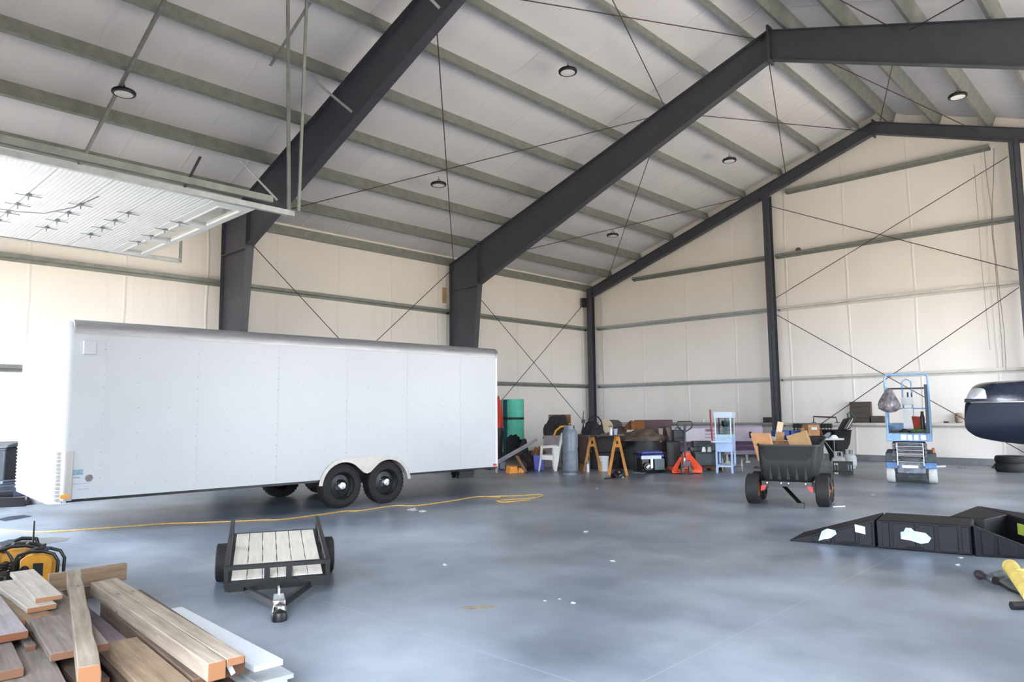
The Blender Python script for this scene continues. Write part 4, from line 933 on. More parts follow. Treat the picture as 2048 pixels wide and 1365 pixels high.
def flat(pts, m_, name, label, cat, h=.0022, grp=None):
    c = sum((Vector(p) for p in pts), Vector())/len(pts); m = MB(); m.prism([Vector(p)-c+Vector((0, 0, .0012)) for p in pts], (0, 0, h)); o = m.build(name, m_, loc=(c.x, c.y, 0)); return tag(o, label, cat, grp)
wet = mat('wet_dark_concrete', '#4d5560', .12, 0, .25, 4, spec=.6)
def puddle(px, label):
    out = []
    for k in range(len(px)):
        a, b_ = at_z(*px[k]), at_z(*px[(k+1) % len(px)])
        for q in range(5):
            p = a.lerp(b_, q/5); j = mnoise.noise(p*5)*.05; out.append(p+Vector((j, j*.6, 0)))
    flat(out, wet, 'water_puddle', label, 'puddle', .0008, 'dark wet patches')
puddle([(-20, 1088), (20, 1080), (60, 1078), (110, 1075), (140, 1077), (130, 1083), (90, 1090), (45, 1091), (10, 1094)], 'dark wet patch on the floor behind the yellow radios')
puddle([(-10, 1040), (20, 1034), (50, 1031), (62, 1033), (40, 1039), (10, 1043)], 'dark wet patch on the floor below the trailer nose')
paper = mat('white_paper', '#dfe6ea', .6)
def scrap(px, py, s, label, seed, m_=mat('dull_scrap', '#b4b6b6', .7, 0, .2, 30)):
    c = at_z(px, py); s *= .75; m = MB(); m.blob((0, 0, 0), s, s*.7, s*.35, seed, .5, 3, (14, 6)); o = m.build('paper_scrap', m_, loc=c); tag(o, label, 'scrap', 'litter on the floor')
scrap(826, 1021, .10, 'crumpled clear plastic scrap near the rear trailer wheel, left piece', 3)
scrap(845, 1024, .09, 'crumpled clear plastic scrap near the rear trailer wheel, right piece', 9)
scrap(1147, 1207, .03, 'tiny pale scrap alone in the middle of the floor', 4)
scrap(1090, 1203, .02, 'crumb left of the pale scrap in mid floor', 31)
scrap(1120, 1199, .018, 'crumb just behind the pale scrap in mid floor', 33)
scrap(1225, 1123, .04, 'thin white flake on the open floor right of the utility trailer', 35)
scrap(1172, 1065, .05, 'white flake on the floor beyond the cord loop', 37)
scrap(890, 1131, .04, 'white flake on the floor beside the utility trailer wheel', 39)
scrap(1193, 978, .05, 'pale crumb on the floor in front of the sawhorses', 41)
scrap(1923, 1117, .035, 'tiny white chip in front of the black ramps, upper one', 6)
scrap(1916, 1131, .035, 'tiny white chip in front of the black ramps, lower one', 8)
scrap(1745, 991, .06, 'small grey scrap on the floor between dump cart and ramps', 12, mat('grey_rag', '#9a9c9e', .8))
scrap(1922, 937, .10, 'small pale rag by the end wall right of the blue lift', 15, mat('grey_rag', '#9a9c9e', .8))
scrap(1001, 1001, .05, 'dark plug lying by the yellow cord loop', 21, black_m)
flat([tuple(at_z(*q)) for q in ((915, 1216), (945, 1213), (985, 1212), (1000, 1215), (975, 1218), (940, 1220))], mat('ochre_dust', '#968d78', .9, 0, .2, 20), 'dust_smear', 'ochre dust smear on the middle of the floor', 'smear', .0008)
m = MB(); p, q = at_z(1868, 934, .02), at_z(1890, 933, .02); m.beam(p, q, .05, .035); tag(m.build('white_batten', white_p), 'white batten on the floor right of the blue lift', 'batten')
m = MB(); p, q = at_z(1666, 1014, .006), at_z(1690, 1013, .006); m.beam(p, q, .012, .012); tag(m.build('white_stick', white_p), 'thin white stick by the right wheel of the dump cart', 'stick')
# ================================================================== things along the walls
def place(name, label, cat, px, py, rz=0., grp=None):
    """a thing standing on the floor at the floor point seen at (px, py); local x runs across the view, y away"""
    p = at_z(px, py); return thing(name, label, cat, (p.x, p.y, 0), YAW+rz, grp)
def place_d(name, label, cat, px, dep, rz=0., grp=None):
    p = at_d(px, 825, dep); return thing(name, label, cat, (p.x, p.y, 0), YAW+rz, grp)
def solid(name, label, cat, px, dep, z0, build, m_, rz=0., bev=0, grp=None):
    p = at_d(px, 825, dep); m = MB(); build(m); o = m.build(name, m_, bevel=bev); o.location = (p.x, p.y, z0); o.rotation_euler = (0, 0, YAW+rz); return tag(o, label, cat, grp)
cloth_d = mat('dark_cloth', '#26262a', .9, 0, .25, 6, .4, 14); tarp = mat('dark_green_tarp', '#2c3033', .6, 0, .3, 4, .6, 7)
tarp_b = mat('brown_tarp', '#6b5c50', .8, 0, .25, 5, .5, 8); wood_red = mat('dark_red_wood', '#4a3029', .6, 0, .2, 6)

# ---- far left edge
t = place_d('wheelie_bin', 'charcoal wheelie bin standing left of the trailer nose', 'bin', 4, 13.6, .1)
m = MB(); m.box(-.27, .27, -.3, .3, .06, .93, 1.12, 1.12); m.box(-.31, .31, -.34, .34, .87, .94); m.build('bin_body', mat('charcoal_bin', '#3f444c', .5), t, bevel=.03)
m = MB(); m.prism([(-.33, -.36, .94), (-.33, -.3, .99), (-.33, .1, 1.04), (-.33, .37, 1.0), (-.33, .37, .94)], (.66, 0, 0)); m.build('lid', mat('grey_bin_lid', '#7d848d', .5), t, bevel=.015)
m = MB(); m.box(-.3, -.06, -.33, -.31, .72, .86); m.box(-.06, .0, -.335, -.31, .55, .6); m.build('bin_plate', mat('bin_emboss', '#565d66', .5), t)
for sx in (-1, 1): m = MB(); m.cyl((sx*.24, .3, .1), (sx*.3, .3, .1), .1); m.build('wheel', rubber, t)
beamg = mat('blue_grey_steel', '#667083', .5, .2, .15, 8)
pb = lambda px, py: at_z(px, py)
for i, (x1, dy, z0, lb) in enumerate(((52, 0, .135, 'blue grey steel beam lying on low pads beside the trailer nose, nearest of three'), (36, .5, .16, 'blue grey steel beam behind the nearest one at the trailer nose'), (29, .85, .2, 'blue grey steel beam, farthest of the three at the trailer nose'))):
    a = at_z(x1, 1006); b_ = at_z(-90, 1024); up_ = Vector((-.62, .78, 0))*dy
    m = MB(); m.beam(a+up_+Vector((0, 0, z0+.1)), b_+up_+Vector((0, 0, z0+.1)), .14, .2); tag(m.build('steel_beam', beamg, bevel=.01), lb, 'steel beam', 'steel beams by the trailer nose')
for px, py, lb, c_ in ((58, 1008, 'short pale grey drum on the floor under the trailer nose', '#a9a9ae'), (20, 1013, 'short dark grey drum under the steel beams at the left edge', '#4b4f57')):
    c = at_z(px, py); m = MB(); m.lathe([(.15, 0), (.155, .02), (.155, .115), (.14, .135)], (0, .12, 0), n=28); o = m.build('rubber_drum', mat('drum'+c_, c_, .6, 0, .15), loc=c); tag(o, lb, 'drum', 'drums at the trailer nose')

# ---- left wall, between trailer tail and corner
t = place_d('foam_roll', 'tall roll of teal foam mat strapped at its middle, standing by the left wall', 'foam roll', 1031, 23.3)
teal = mat('teal_foam', '#5fc3a8', .75, 0, .08, 5)
def spiral_roll(t, r, h, m_):
    m = MB(); m.lathe([(r, 0), (r, h*.48), (r*.965, h*.5), (r*.97, h*.53), (r, h*.56), (r, h), (r*.85, h), (r*.85, h-.03), (r*.6, h-.03), (r*.6, h), (r*.4, h), (r*.4, h-.04), (.001, h-.04)], n=40); m.build('mat', m_, t)
    m = MB(); m.lathe([(r*1.0, h*.655), (r*1.015, h*.66), (r*1.015, h*.69), (r*1.0, h*.695)], n=40, cap0=False, cap1=False); m.build('strap', black_m, t)
spiral_roll(t, .275, 1.93, teal)
t = place_d('foam_roll', 'blue backed teal foam roll half hidden behind the front roll', 'foam roll', 1018, 23.95); spiral_roll(t, .2, 1.93, mat('blue_teal_foam', '#2f7f8e', .75, 0, .1))
t = place_d('folded_umbrella', 'red and black folded parasol behind the trailer tail', 'parasol', 997, 21.2)
m = MB(); m.lathe([(.03, .1), (.1, .35), (.14, .8), (.13, 1.05)], n=20); m.build('lower_cover', black_m, t)
m = MB(); m.lathe([(.13, 1.05), (.14, 1.3), (.09, 1.7), (.02, 2.0)], n=20); m.build('canopy', mat('signal_red_cloth', '#c33a22', .8, 0, .1), t)
m = MB(); m.cyl((0, 0, 0), (0, 0, .2), .025); m.lathe([(.12, 0), (.12, .03), (.03, .05)], n=20); m.build('foot', blacks, t)
solid('black_duffel', 'big black duffel bags piled in front of the teal foam roll', 'bag', 1031, 22.3, 0, lambda m: (m.box(-.32, .30, -.2, .2, 0, .66, .96, .9), m.blob((-.08, 0, .62), .22, .18, .17, 2, .2, 3.)), cloth_d, bev=.07)
solid('black_backpack', 'black rucksack with grey buckle beside the duffel bags', 'bag', 1047, 21.9, 0, lambda m: m.blob((0, 0, 0), .17, .2, .66, 6, .12, 2.), mat('slate_cloth', '#303640', .9, 0, .2, 8))
m = MB(); p, q = at_d(994, 926, 17.9), at_d(1073, 881, 19.3); m.beam(p, q, .10, .05); m.beam(p+Vector((0, 0, .03)), q+Vector((0, 0, .03)), .02, .05); m.beam(p+Vector((.0, .0, -.02)), Vector((p.x, p.y, 0)), .05, .05); tag(m.build('aluminium_ramp', mat('dull_aluminium', '#c0bdc6', .5, .3, .1)), 'long silver ramp rail leaning up to the right behind the trailer tail', 'ramp rail')
GH = 'heap behind the trailer tail'
solid('brown_canvas_heap', 'heap of brown canvas on the floor below the ramp rail', 'canvas', 1045, 19.6, 0, lambda m: m.blob((0, 0, 0), .42, .4, .36, 11, .2, 2.4), mat('brown_canvas', '#443832', .9, 0, .3, 8, .4, 10), grp=None)
solid('dark_jacket', 'dark brown jacket draped on the heap beside the blue bin', 'jacket', 1060, 18.9, 0, lambda m: m.blob((0, 0, 0), .18, .2, .44, 17, .2, 3.), mat('dark_brown_cloth', '#3a2c26', .9, 0, .3, 8))
m = MB(); p, q = at_d(1014, 922, 18.0), at_d(1050, 927, 17.8); p.z, q.z = .2, .13
m.cyl(p, q, .13, .12, 24); o = m.build('stove_pipe', mat('dark_pipe', '#4d4a48', .5, .4, .2)); tag(o, 'dark round pipe lying behind the orange box', 'pipe')
m = MB(); p, q = at_d(1034, 916, 17.6), at_d(1052, 930, 17.4); p.z, q.z = .42, .05; m.cyl(p, q, .035); tag(m.build('copper_tube', mat('copper_brown', '#8d6a55', .5, .4)), 'short copper brown tube leaning over the pipe', 'tube')
t = place('tool_case', 'grey plastic tool case by the trailer tail', 'tool case', 1009, 941, -.25)
m = MB(); m.box(-.15, .15, 0, .18, 0, .26); m.build('case', mat('blue_grey_plastic', '#434b55', .5), t, bevel=.02)
m = MB(); m.box(-.12, .12, -.012, 0, .05, .2); m.tube([(-.06, -.0, .26), (-.05, 0, .30), (.05, 0, .30), (.06, 0, .26)], .012, 6); m.build('front_panel', grey_p, t)
t = place('orange_crate', 'orange plastic wheel chock box on the floor behind the trailer', 'box', 1028, 948, .35)
m = MB(); m.prism([(-.12, 0, 0), (.12, 0, 0), (.09, 0, .19), (.03, 0, .17), (-.03, 0, .17), (-.09, 0, .19)], (0, .3, 0)); m.build('body', mat('bright_orange_plastic', '#f09a2c', .45, 0, .06), t, bevel=.012)
m = MB(); m.box(.13, .30, .06, .26, 0, .13, .8, .8); m.build('step', mat('bright_orange_plastic', '#f09a2c'), t, bevel=.012)
t = place('blue_bin', 'blue plastic bin filled with tools beside the white chair', 'bin', 1078, 942, 0)
m = MB(); m.box(-.12, .13, .02, .3, 0, .40, 1.15, 1.15); m.build('bin_body', mat('violet_blue_plastic', '#4b55b8', .4, 0, .1), t, bevel=.02)
bpy.context.view_layer.update()
q_ = t.matrix_basis @ Vector((0, .16, .40)); m = MB(); m.blob((0, 0, 0), .17, .15, .17, 31, .3, 4.); o = m.build('tool_bag', mat('tan_brown_leather', '#8a5a32', .8, 0, .35, 14, .4, 20), loc=q_); tag(o, 'brown and yellow tool bag on top of the blue bin', 'bag')
# white plastic garden chair facing left
t = place('garden_chair', 'white plastic garden chair facing left, partly behind the grey gas cylinder', 'chair', 1101, 943, 0)
cw = mat('white_resin', '#d8d6d2', .45, 0, .04)
m = MB(); m.prism([(-.24, 0, .42), (.22, 0, .36), (.22, 0, .33), (-.24, 0, .38), (-.25, 0, .34)], (0, .46, 0)); m.build('seat', cw, t, bevel=.01)
m = MB(); m.prism([(.15, .03, .36), (.22, .03, .35), (.37, .03, .95), (.31, .03, .96)], (0, .4, 0)); m.build('backrest', cw, t, bevel=.02)
for y in (-.03, .46):
    m = MB(); m.prism([(-.24, y, .62), (.2, y, .645), (.22, y, .60), (-.2, y, .575)], (0, .05, 0)); m.build('armrest', cw, t, bevel=.008)
    m = MB(); m.prism([(-.245, y, .6), (-.185, y, .6), (-.215, y, .3), (-.27, y, 0), (-.315, y, 0), (-.27, y, .3)], (0, .045, 0)); m.build('leg', cw, t, bevel=.006)
    m = MB(); m.prism([(.08, y, .6), (.26, y, .62), (.22, y, .3), (.16, y, 0), (.09, y, 0), (.06, y, .3)], (0, .045, 0)); m.build('leg', cw, t, bevel=.006)
    m = MB(); m.prism([(-.27, y, .30), (.1, y, .27), (.1, y, .40), (-.25, y, .41)], (0, .03, 0)); m.build('side_rail', cw, t, bevel=.006)
bk = mat('mauve_board', '#8c8285', .8, 0, .1)
solid('folding_board', 'mauve grey board standing behind the white chair', 'board', 1104, 19.6, 0, lambda m: m.box(-.24, .24, -.03, .03, 0, .86), bk, bev=.01)
t = place_d('wheeled_frame', 'dark frame with a black bag pile behind the white chair', 'frame', 1116, 20.2)
m = MB()
for x in (-.3, .34):
    for y in (-.15, .3): m.beam((x, y, 0), (x, y, .74), .04, .04)
m.box(-.36, .4, -.2, .36, .70, .76); m.build('stand', blacks, t)
solid('black_bag', 'shapeless black bag heap behind the gas cylinder with a yellow strap over it', 'bag', 1113, 20.2, .76, lambda m: m.blob((0, .06, 0), .37, .26, .60, 41, .22, 2.), cloth_d)
solid('cardboard_box', 'wide brown cardboard box behind the black bag heap', 'box', 1119, 20.95, 0, lambda m: m.box(-.32, .32, -.12, .12, 0, 1.42), card_d, bev=.006)
m = MB(); sp = [at_d(*a) for a in ((1108, 872, 19.7), (1112, 862, 19.65), (1122, 854, 19.65), (1133, 853, 19.7))]
m.tube(sp, .03, 8); tag(m.build('yellow_strap', yellow_p), 'thick yellow strap curving over the black bag heap', 'strap')
# gas cylinder
t = place('gas_cylinder', 'tall dented grey gas cylinder standing in front of the white chair', 'gas cylinder', 1142, 951, 0)
gc = mat('grey_cylinder_paint', '#7f8a96', .38, 0, .12, 8)
m = MB(); m.lathe([(.15, .0), (.15, .06), (.165, .07), (.183, .12), (.187, .3), (.183, .56), (.187, .58), (.183, .6), (.187, .95), (.175, 1.03), (.13, 1.09), (.05, 1.115), (.001, 1.12)], (0, .17, 0), n=40); m.build('tank', gc, t)
m = MB()
for a0 in (.3, 3.4): m.skin([[m.v((r*math.cos(a0+k*.19), .17+r*math.sin(a0+k*.19), z)) for r, z in ((.125, 1.06), (.135, 1.06), (.135, 1.17), (.125, 1.17))] for k in range(11)])
m.build('collar', gc, t)
m = MB(); m.cyl((0, .17, 1.1), (0, .17, 1.18), .025); m.cyl((0, .17, 1.17), (.05, .12, 1.17), .015); m.lathe([(.035, 1.2), (.035, 1.225)], (0, .17, 0), n=12); m.build('valve', mat('brass', '#8c7a52', .35, .8), t)
m = MB(); m.lathe([(.17, .01), (.175, .0), (.175, .035), (.17, .04)], (0, .17, 0), n=40); m.build('foot_ring', mat('worn_foot_ring', '#9aa3ac', .4, .2, .2), t)
# tripod behind
t = place_d('tripod', 'thin black camera tripod standing in the corner behind the gas cylinder', 'tripod', 1166, 20.2)
for k in range(3): a = 2*PI*k/3+.5; m = MB(); m.cyl((0, 0, 1.12), (.30*math.cos(a), .30*math.sin(a), .0), .016, .011, 8); m.build('leg', blacks, t)
m = MB(); m.cyl((0, 0, .95), (0, 0, 1.35), .018); m.box(-.05, .05, -.04, .04, 1.18, 1.28); m.cyl((0, 0, 1.35), (.02, 0, 1.52), .012); m.build('head', blacks, t)
solid('red_brown_cabinet', 'narrow dark red brown cabinet between cylinder and sawhorse', 'cabinet', 1164.5, 19.3, 0, lambda m: m.box(-.12, .14, -.15, .15, 0, .90), wood_red, bev=.008)
solid('cardboard_carton', 'small orange brown carton on the floor right of the gas cylinder', 'box', 1163.5, 18.2, 0, lambda m: m.box(-.09, .09, -.1, .1, 0, .19), card_d, bev=.004)

# ---- sawhorse bench
swm = mat('orange_pine', '#c9883a', .7, 0, .18, 5, stretch=(3, 3, .6)); GS = 'sawhorses'
def sawhorse(px, py, label, w=.42, h=.86, L=.75):
    t = place('sawhorse', label, 'sawhorse', px, py, -(px-1024)/1427*.9, GS)
    m = MB(); m.box(-.03, .03, -.03, L, h-.09, h); m.build('beam', swm, t)
    for y in (0, L-.08):
        for sx in (-1, 1):
            m = MB(); m.beam((sx*.03, y+.03, h-.01), (sx*w/2, y+.03-(.04 if y == 0 else -.04), .0), .062, .035, (0, 1, 0)); m.build('leg', swm, t)
        m = MB(); m.box(-.07, .07, y, y+.02, h-.24, h-.19); m.build('brace', swm, t)
    return t
sawhorse(1185.5, 944, 'orange pine sawhorse beside the gas cylinder, left of two'); sawhorse(1236, 952, 'orange pine sawhorse with white bucket to its left, right of two', .42, .9)
t = place('bench_top', 'grey plank top laid across both sawhorses', 'board', 1208, 947, -.12); m = MB(); m.box(-.40, .52, .1, .75, .902, .93); m.build('top', mat('grey_plank', '#77706a', .8, 0, .15, 4), t)
dep_b = 17.6
def ontop(name, label, cat, px, build, m_, z=.93, dep=dep_b, bev=0): return solid(name, label, cat, px, dep, z, build, m_, bev=bev)
ontop('black_carry_bag', 'black bag with carry handles on the left of the sawhorse bench', 'bag', 1187, lambda m: (m.blob((0, .1, 0), .26, .2, .30, 51, .2, 2.2), m.tube([(-.15, .1, .2), (-.1, .1, .4), (0, .1, .46), (.12, .1, .44), (.2, .1, .32), (.22, .1, .18)], .018, 8)), cloth_d)
ontop('spray_bottle', 'white spray bottle with green trigger on the sawhorse bench', 'bottle', 1221, lambda m: m.lathe([(.03, 0), (.035, .02), (.035, .13), (.015, .17), (.015, .19), (.001, .19)], n=16), white_p, dep=17.15)
ontop('trigger_head', 'green trigger head of the white spray bottle', 'trigger', 1221, lambda m: m.box(-.05, .03, -.015, .015, 0, .045), mat('green_plastic', '#4e6b4a', .5), z=1.12, dep=17.15)
ontop('paper_cup', 'pale blue paper cup on the sawhorse bench', 'cup', 1229.5, lambda m: m.lathe([(.04, 0), (.062, .14), (.066, .145), (.058, .145), (.037, .01)], n=20), mat('pale_blue_cup', '#b9c4dd', .5), dep=17.5)
ontop('paper_clutter', 'scattered small packets and papers on the bench top', 'packets', 1216, lambda m: [m.box(-.2+.09*k, -.13+.09*k, -.05+.03*(k % 2), .05, 0, .025+.015*(k % 3)) for k in range(5)], mat('brown_pink_clutter', '#7d625c', .8, 0, .5, 25))
solid('dark_red_toolbox', 'dark boxes and bags stacked in the shade under the sawhorse bench', 'box', 1207, 18.9, 0, lambda m: (m.box(-.34, .42, 0, .35, 0, .42), m.box(-.3, .4, .02, .35, .42, .82)), mat('near_black_box', '#1d1a1c', .7, 0, .3, 5), bev=.02)
t = place('white_bucket', 'white plastic bucket on the floor between the sawhorses', 'bucket', 1208, 943.5)
m = MB(); m.lathe([(.125, 0), (.145, .33), (.152, .33), (.152, .35), (.148, .37), (.14, .37), (.12, .02)], (0, .15, 0), n=32); m.build('pail', mat('white_bucket_plastic', '#d9dadb', .4, 0, .02), t)
m = MB()
for k in range(5): m.box(-.085, -.03-.015*(k % 2), .0, .012, .09+.035*k, .10+.035*k)
m.build('print', mat('green_grey_print', '#6f7f77', .6), t)
t = place('paint_can', 'bare metal paint can beneath the left sawhorse', 'can', 1176, 945)
m = MB(); m.lathe([(.055, 0), (.055, .2), (.06, .205), (.05, .22), (.03, .26), (.015, .30), (.001, .30)], (0, .05, 0), n=24); m.build('tin', mat('tin', '#b9babb', .3, .6), t)
t = place('angle_grinder', 'shiny black power tool with lead on the floor before the right sawhorse', 'power tool', 1239, 957, .2)
m = MB(); m.blob((0, .1, 0), .17, .12, .17, 61, .12, 2.); m.cyl((-.1, .02, .06), (-.16, -.02, .05), .05); m.build('body', mat('gloss_black', '#141318', .2, 0, .1), t)
m = MB(); m.tube([(-.14, .03, .03), (-.22, .0, .012), (-.3, -.05, .01), (-.38, -.06, .01)], .01, 6); m.build('lead', black_m, t)
m = MB(); m.lathe([(.03, 0), (.025, .012), (.001, .015)], (.0, .0, .13), (0, -.8, .5), 12); m.build('badge', chrome, t)

# ---- corner heap behind the bench
solid('grey_cap_tub', 'dark grey upturned tub on the heap right of the corner column', 'tub', 1223, 20.6, 1.06, lambda m: m.lathe([(.32, 0), (.29, .12), (.2, .19), (.001, .2)], n=9), mat('faded_grey_plastic', '#4d4a4a', .7, 0, .15))
solid('round_lid', 'beige round lid propped behind the bench items', 'lid', 1210, 18.05, .93, lambda m: m.lathe([(.19, -.02), (.19, .02)], (0, 0, .19), (0, 1, .1), n=32), mat('beige_lid', '#b3a188', .7, 0, .06))
solid('brown_crate_stack', 'dark brown crates under the upturned tub in the corner', 'crates', 1226, 20.6, 0, lambda m: (m.box(-.45, .45, -.25, .3, 0, .62), m.box(-.42, .35, -.2, .3, .62, 1.06)), wood_red, bev=.015)
solid('amber_box', 'orange brown cardboard box on the tarp heap', 'box', 1273, 20.2, .98, lambda m: m.box(-.19, .2, -.15, .15, 0, .24), mat('amber_cardboard', '#8a5530', .85, 0, .2), bev=.006)
solid('amber_box', 'orange brown sloping flap box left of the amber box on the heap', 'box', 1256, 20.3, .98, lambda m: m.prism([(-.15, -.1, 0), (.17, -.1, 0), (.1, -.1, .26), (.02, -.1, .2)], (0, .25, 0)), mat('amber_cardboard', '#8a5530'), bev=.004)
solid('purple_brown_panel', 'dark purple brown panel leaning on the end wall above the heap', 'panel', 1310, 21.0, 0, lambda m: m.box(-.62, .5, -.03, .03, 0, 1.24), mat('purple_brown', '#5b4548', .7, 0, .12), bev=.008)
solid('tarp_heap', 'big heap under a dark tarp between sawhorse and generator', 'tarp', 1284, 18.6, 0, lambda m: m.blob((0, .45, 0), .66, .45, .88, 71, .1, 1.8, (40, 24)), tarp)
solid('brown_tarp', 'faded brown tarp folded over the top of the dark heap', 'tarp', 1287, 18.75, .72, lambda m: m.blob((0, .3, 0), .56, .36, .28, 77, .16, 2.2, (36, 12)), tarp_b)
solid('hanging_cloth', 'pale pink cloth hanging to a point behind the pallet truck', 'cloth', 1342, 20.6, 0, lambda m: m.prism([(-.16, 0, 1.02), (.24, 0, 1.02), (.2, 0, .7), (.06, 0, .45), (-.03, 0, .36), (-.08, 0, .7)], (0, .03, 0)), mat('pale_pink_cloth', '#a08f86', .9, 0, .1, 4))
solid('hanging_cloth', 'pale narrow cloth hanging left of the pink one', 'cloth', 1320, 20.5, 0, lambda m: m.prism([(-.06, 0, 1.0), (.07, 0, 1.0), (.06, 0, .8), (.02, 0, .6), (-.03, 0, .62)], (0, .05, 0)), mat('pale_cream_cloth', '#a99d90', .9, 0, .1, 4))

# ---- generator
t = place('generator', 'portable generator with blue tank and black frame', 'generator', 1308, 947, .25)
m = MB()
for y in (0, .42): m.tube([(-.33, y, .04), (-.33, y, .46), (.33, y, .46), (.33, y, .04)], .018, 8, True)
for x in (-.33, .33):
    for z in (.04, .46): m.cyl((x, 0, z), (x, .42, z), .018, n=8)
m.build('tube_frame', blacks, t)
m = MB(); m.box(-.31, .31, .02, .40, .38, .52, .88, .82); m.build('fuel_tank', mat('blue_tank_paint', '#39489e', .35, 0, .08), t, bevel=.02)
m = MB(); m.box(-.33, .2, -.02, .03, .34, .42); m.build('white_edge', mat('pale_blue_white', '#c4d2da', .4), t)
m = MB(); m.box(.02, .28, -.01, .02, .08, .34)
for k in range(4): m.box(.02, .28, -.018, -.01, .1+.06*k, .115+.06*k)
for k in range(4): m.box(.03+.07*k, .045+.07*k, -.018, -.01, .08, .34)
m.build('outlet_panel', mat('teal_grey_panel', '#55656a', .5), t)
m = MB(); m.box(-.28, .0, .06, .36, .06, .34); m.cyl((-.16, .06, .16), (-.16, .0, .16), .1); m.box(.04, .3, .04, .38, .06, .36); m.build('engine', blacks, t, bevel=.01)
m = MB(); m.box(-.08, -.02, -.01, .02, .12, .34); m.cyl((-.2, -.03, .13), (-.13, -.04, .2), .03); m.build('muffler_guard', white_p, t)
m = MB()
for x in (-.25, .25): m.box(x-.04, x+.04, .02, .4, 0, .03)
m.build('feet', black_m, t)
solid('clear_wrap', 'flat scrap of clear plastic wrap beside the generator', 'plastic wrap', 1274, 17.5, .0, lambda m: m.blob((0, 0, 0), .16, .12, .03, 83, .3, 3.), mat('clear_wrap_film', '#8d9a9e', .25, 0, .2))
# ---- black carts between generator and pallet truck
t = place_d('black_tool_trolley', 'tall black tool trolley with grey drill case on top, behind the generator', 'trolley', 1342, 18.9)
m = MB(); m.box(-.17, .2, -.1, .35, .05, .70); m.build('body', mat('black_trolley', '#1b1d20', .5, 0, .2), t, bevel=.02)
m = MB(); m.box(-.12, .0, -.11, -.1, .1, .6); m.box(.04, .16, -.11, -.1, .1, .6); m.build('drawer_front', black_m, t)
for x in (-.13, .16):
    m = MB(); m.cyl((x-.02, -.05, .05), (x+.02, -.05, .05), .05); m.build('wheel', rubber, t)
    m = MB(); m.cyl((x-.02, .28, .05), (x+.02, .28, .05), .05); m.build('wheel', rubber, t)
t = place_d('drill_case', 'dark grey drill case on the tall black trolley', 'tool case', 1355, 18.9); t.location.z = .70
m = MB(); m.box(-.14, .16, -.1, .2, 0, .30); m.build('case', mat('slate_case', '#454a52', .5, 0, .15, 12), t, bevel=.02)
m = MB(); m.box(-.1, .1, -.11, -.1, .05, .12); m.tube([(-.07, 0, .3), (-.06, 0, .35), (.06, 0, .35), (.07, 0, .3)], .012, 6); m.build('handle', black_m, t)

# ---- pallet truck
t = place('pallet_truck', 'orange red pallet truck with black loop handle', 'pallet truck', 1374, 949, -.1)
orr = mat('orange_red_paint', '#e8502a', .4, 0, .06)
m = MB(); m.prism([(-.33, .05, .03), (-.2, .05, .03), (-.2, .05, .12), (-.06, .3, .38), (-.12, .3, .38), (-.32, .05, .14)], (0, .05, 0)); m.prism([(.2, .05, .03), (.36, .05, .03), (.36, .05, .16), (.1, .3, .5), (.0, .3, .52), (.05, .3, .42)], (0, .05, 0)); m.box(-.33, .36, .05, .12, .03, .1); m.box(-.05, .1, .25, .36, .1, .5); m.build('frame', orr, t, bevel=.008)
for sx in (-1, 1): m = MB(); m.box(sx*.10, sx*.34, .1, 1.25, .04, .09); m.build('fork', orr, t, bevel=.008)
for x in (-.10, .07): m = MB(); m.cyl((x-.035, -.03, .1), (x+.035, -.03, .1), .1, n=28); m.cyl((x-.036, -.03, .1), (x+.036, -.03, .1), .05, n=20); m.build('steer_wheel', mat('taupe_polyurethane', '#5a5049', .6), t)
m = MB(); m.box(-.12, .1, -.06, .02, .17, .22); m.box(-.06, .08, -.05, .1, .2, .32); m.build('hydraulic_pump', mat('lilac_grey_pump', '#5d5868', .5), t, bevel=.01)
m = MB(); m.cyl((-.05, -.02, .22), (-.05, -.02, .38), .025); m.build('ram', chrome, t)
m = MB(); m.tube([(-.04, .0, .35), (-.02, .04, .8), (-.01, .06, 1.02)], .026, 10); m.tube([(-.02, .06, .98), (-.15, .06, 1.08), (-.19, .06, 1.17), (-.17, .06, 1.24), (.15, .06, 1.24), (.18, .06, 1.17), (.14, .06, 1.08)], .016, 8, True); m.box(-.035, .02, .04, .08, 1.0, 1.16); m.build('handle', mat('dark_handle', '#25292d', .45), t)
# ---- grey totes and scraps right of it
solid('grey_tote', 'grey plastic tote on the floor between pallet truck and popcorn cart', 'tote', 1414, 17.9, .12, lambda m: (m.box(-.32, .36, 0, .4, 0, .34, 1.08, 1.08), m.box(-.36, .4, -.03, .43, .30, .36)), mat('dark_grey_tote', '#43494e', .55, 0, .12), bev=.02)
solid('wooden_skid', 'low wooden skid under the grey tote', 'skid', 1418, 17.9, 0, lambda m: (m.box(-.3, .34, 0, .4, .07, .12), [m.box(x, x+.08, 0, .4, 0, .07) for x in (-.3, 0, .26)]), mat('brown_pallet_wood', '#6b4a38', .85, 0, .2))
solid('metal_cases', 'grey metal cases stacked on the tote lid', 'case', 1402, 18.1, .48, lambda m: (m.box(-.3, .12, 0, .3, 0, .10), m.box(-.2, .24, .05, .32, .10, .25), m.box(.1, .38, 0, .3, 0, .18)), mat('teal_grey_case', '#5a6468', .45, .2, .25, 7), bev=.015)
for px, lb in ((1405, 'pair of white cards standing on the grey tote, left'), (1416, 'pair of white cards standing on the grey tote, right')):
    solid('white_card', lb, 'card', px, 17.75, .48, lambda m: m.prism([(-.05, 0, 0), (.05, 0, 0), (.035, 0, .12), (-.03, 0, .12)], (0, .02, 0)), white_p)
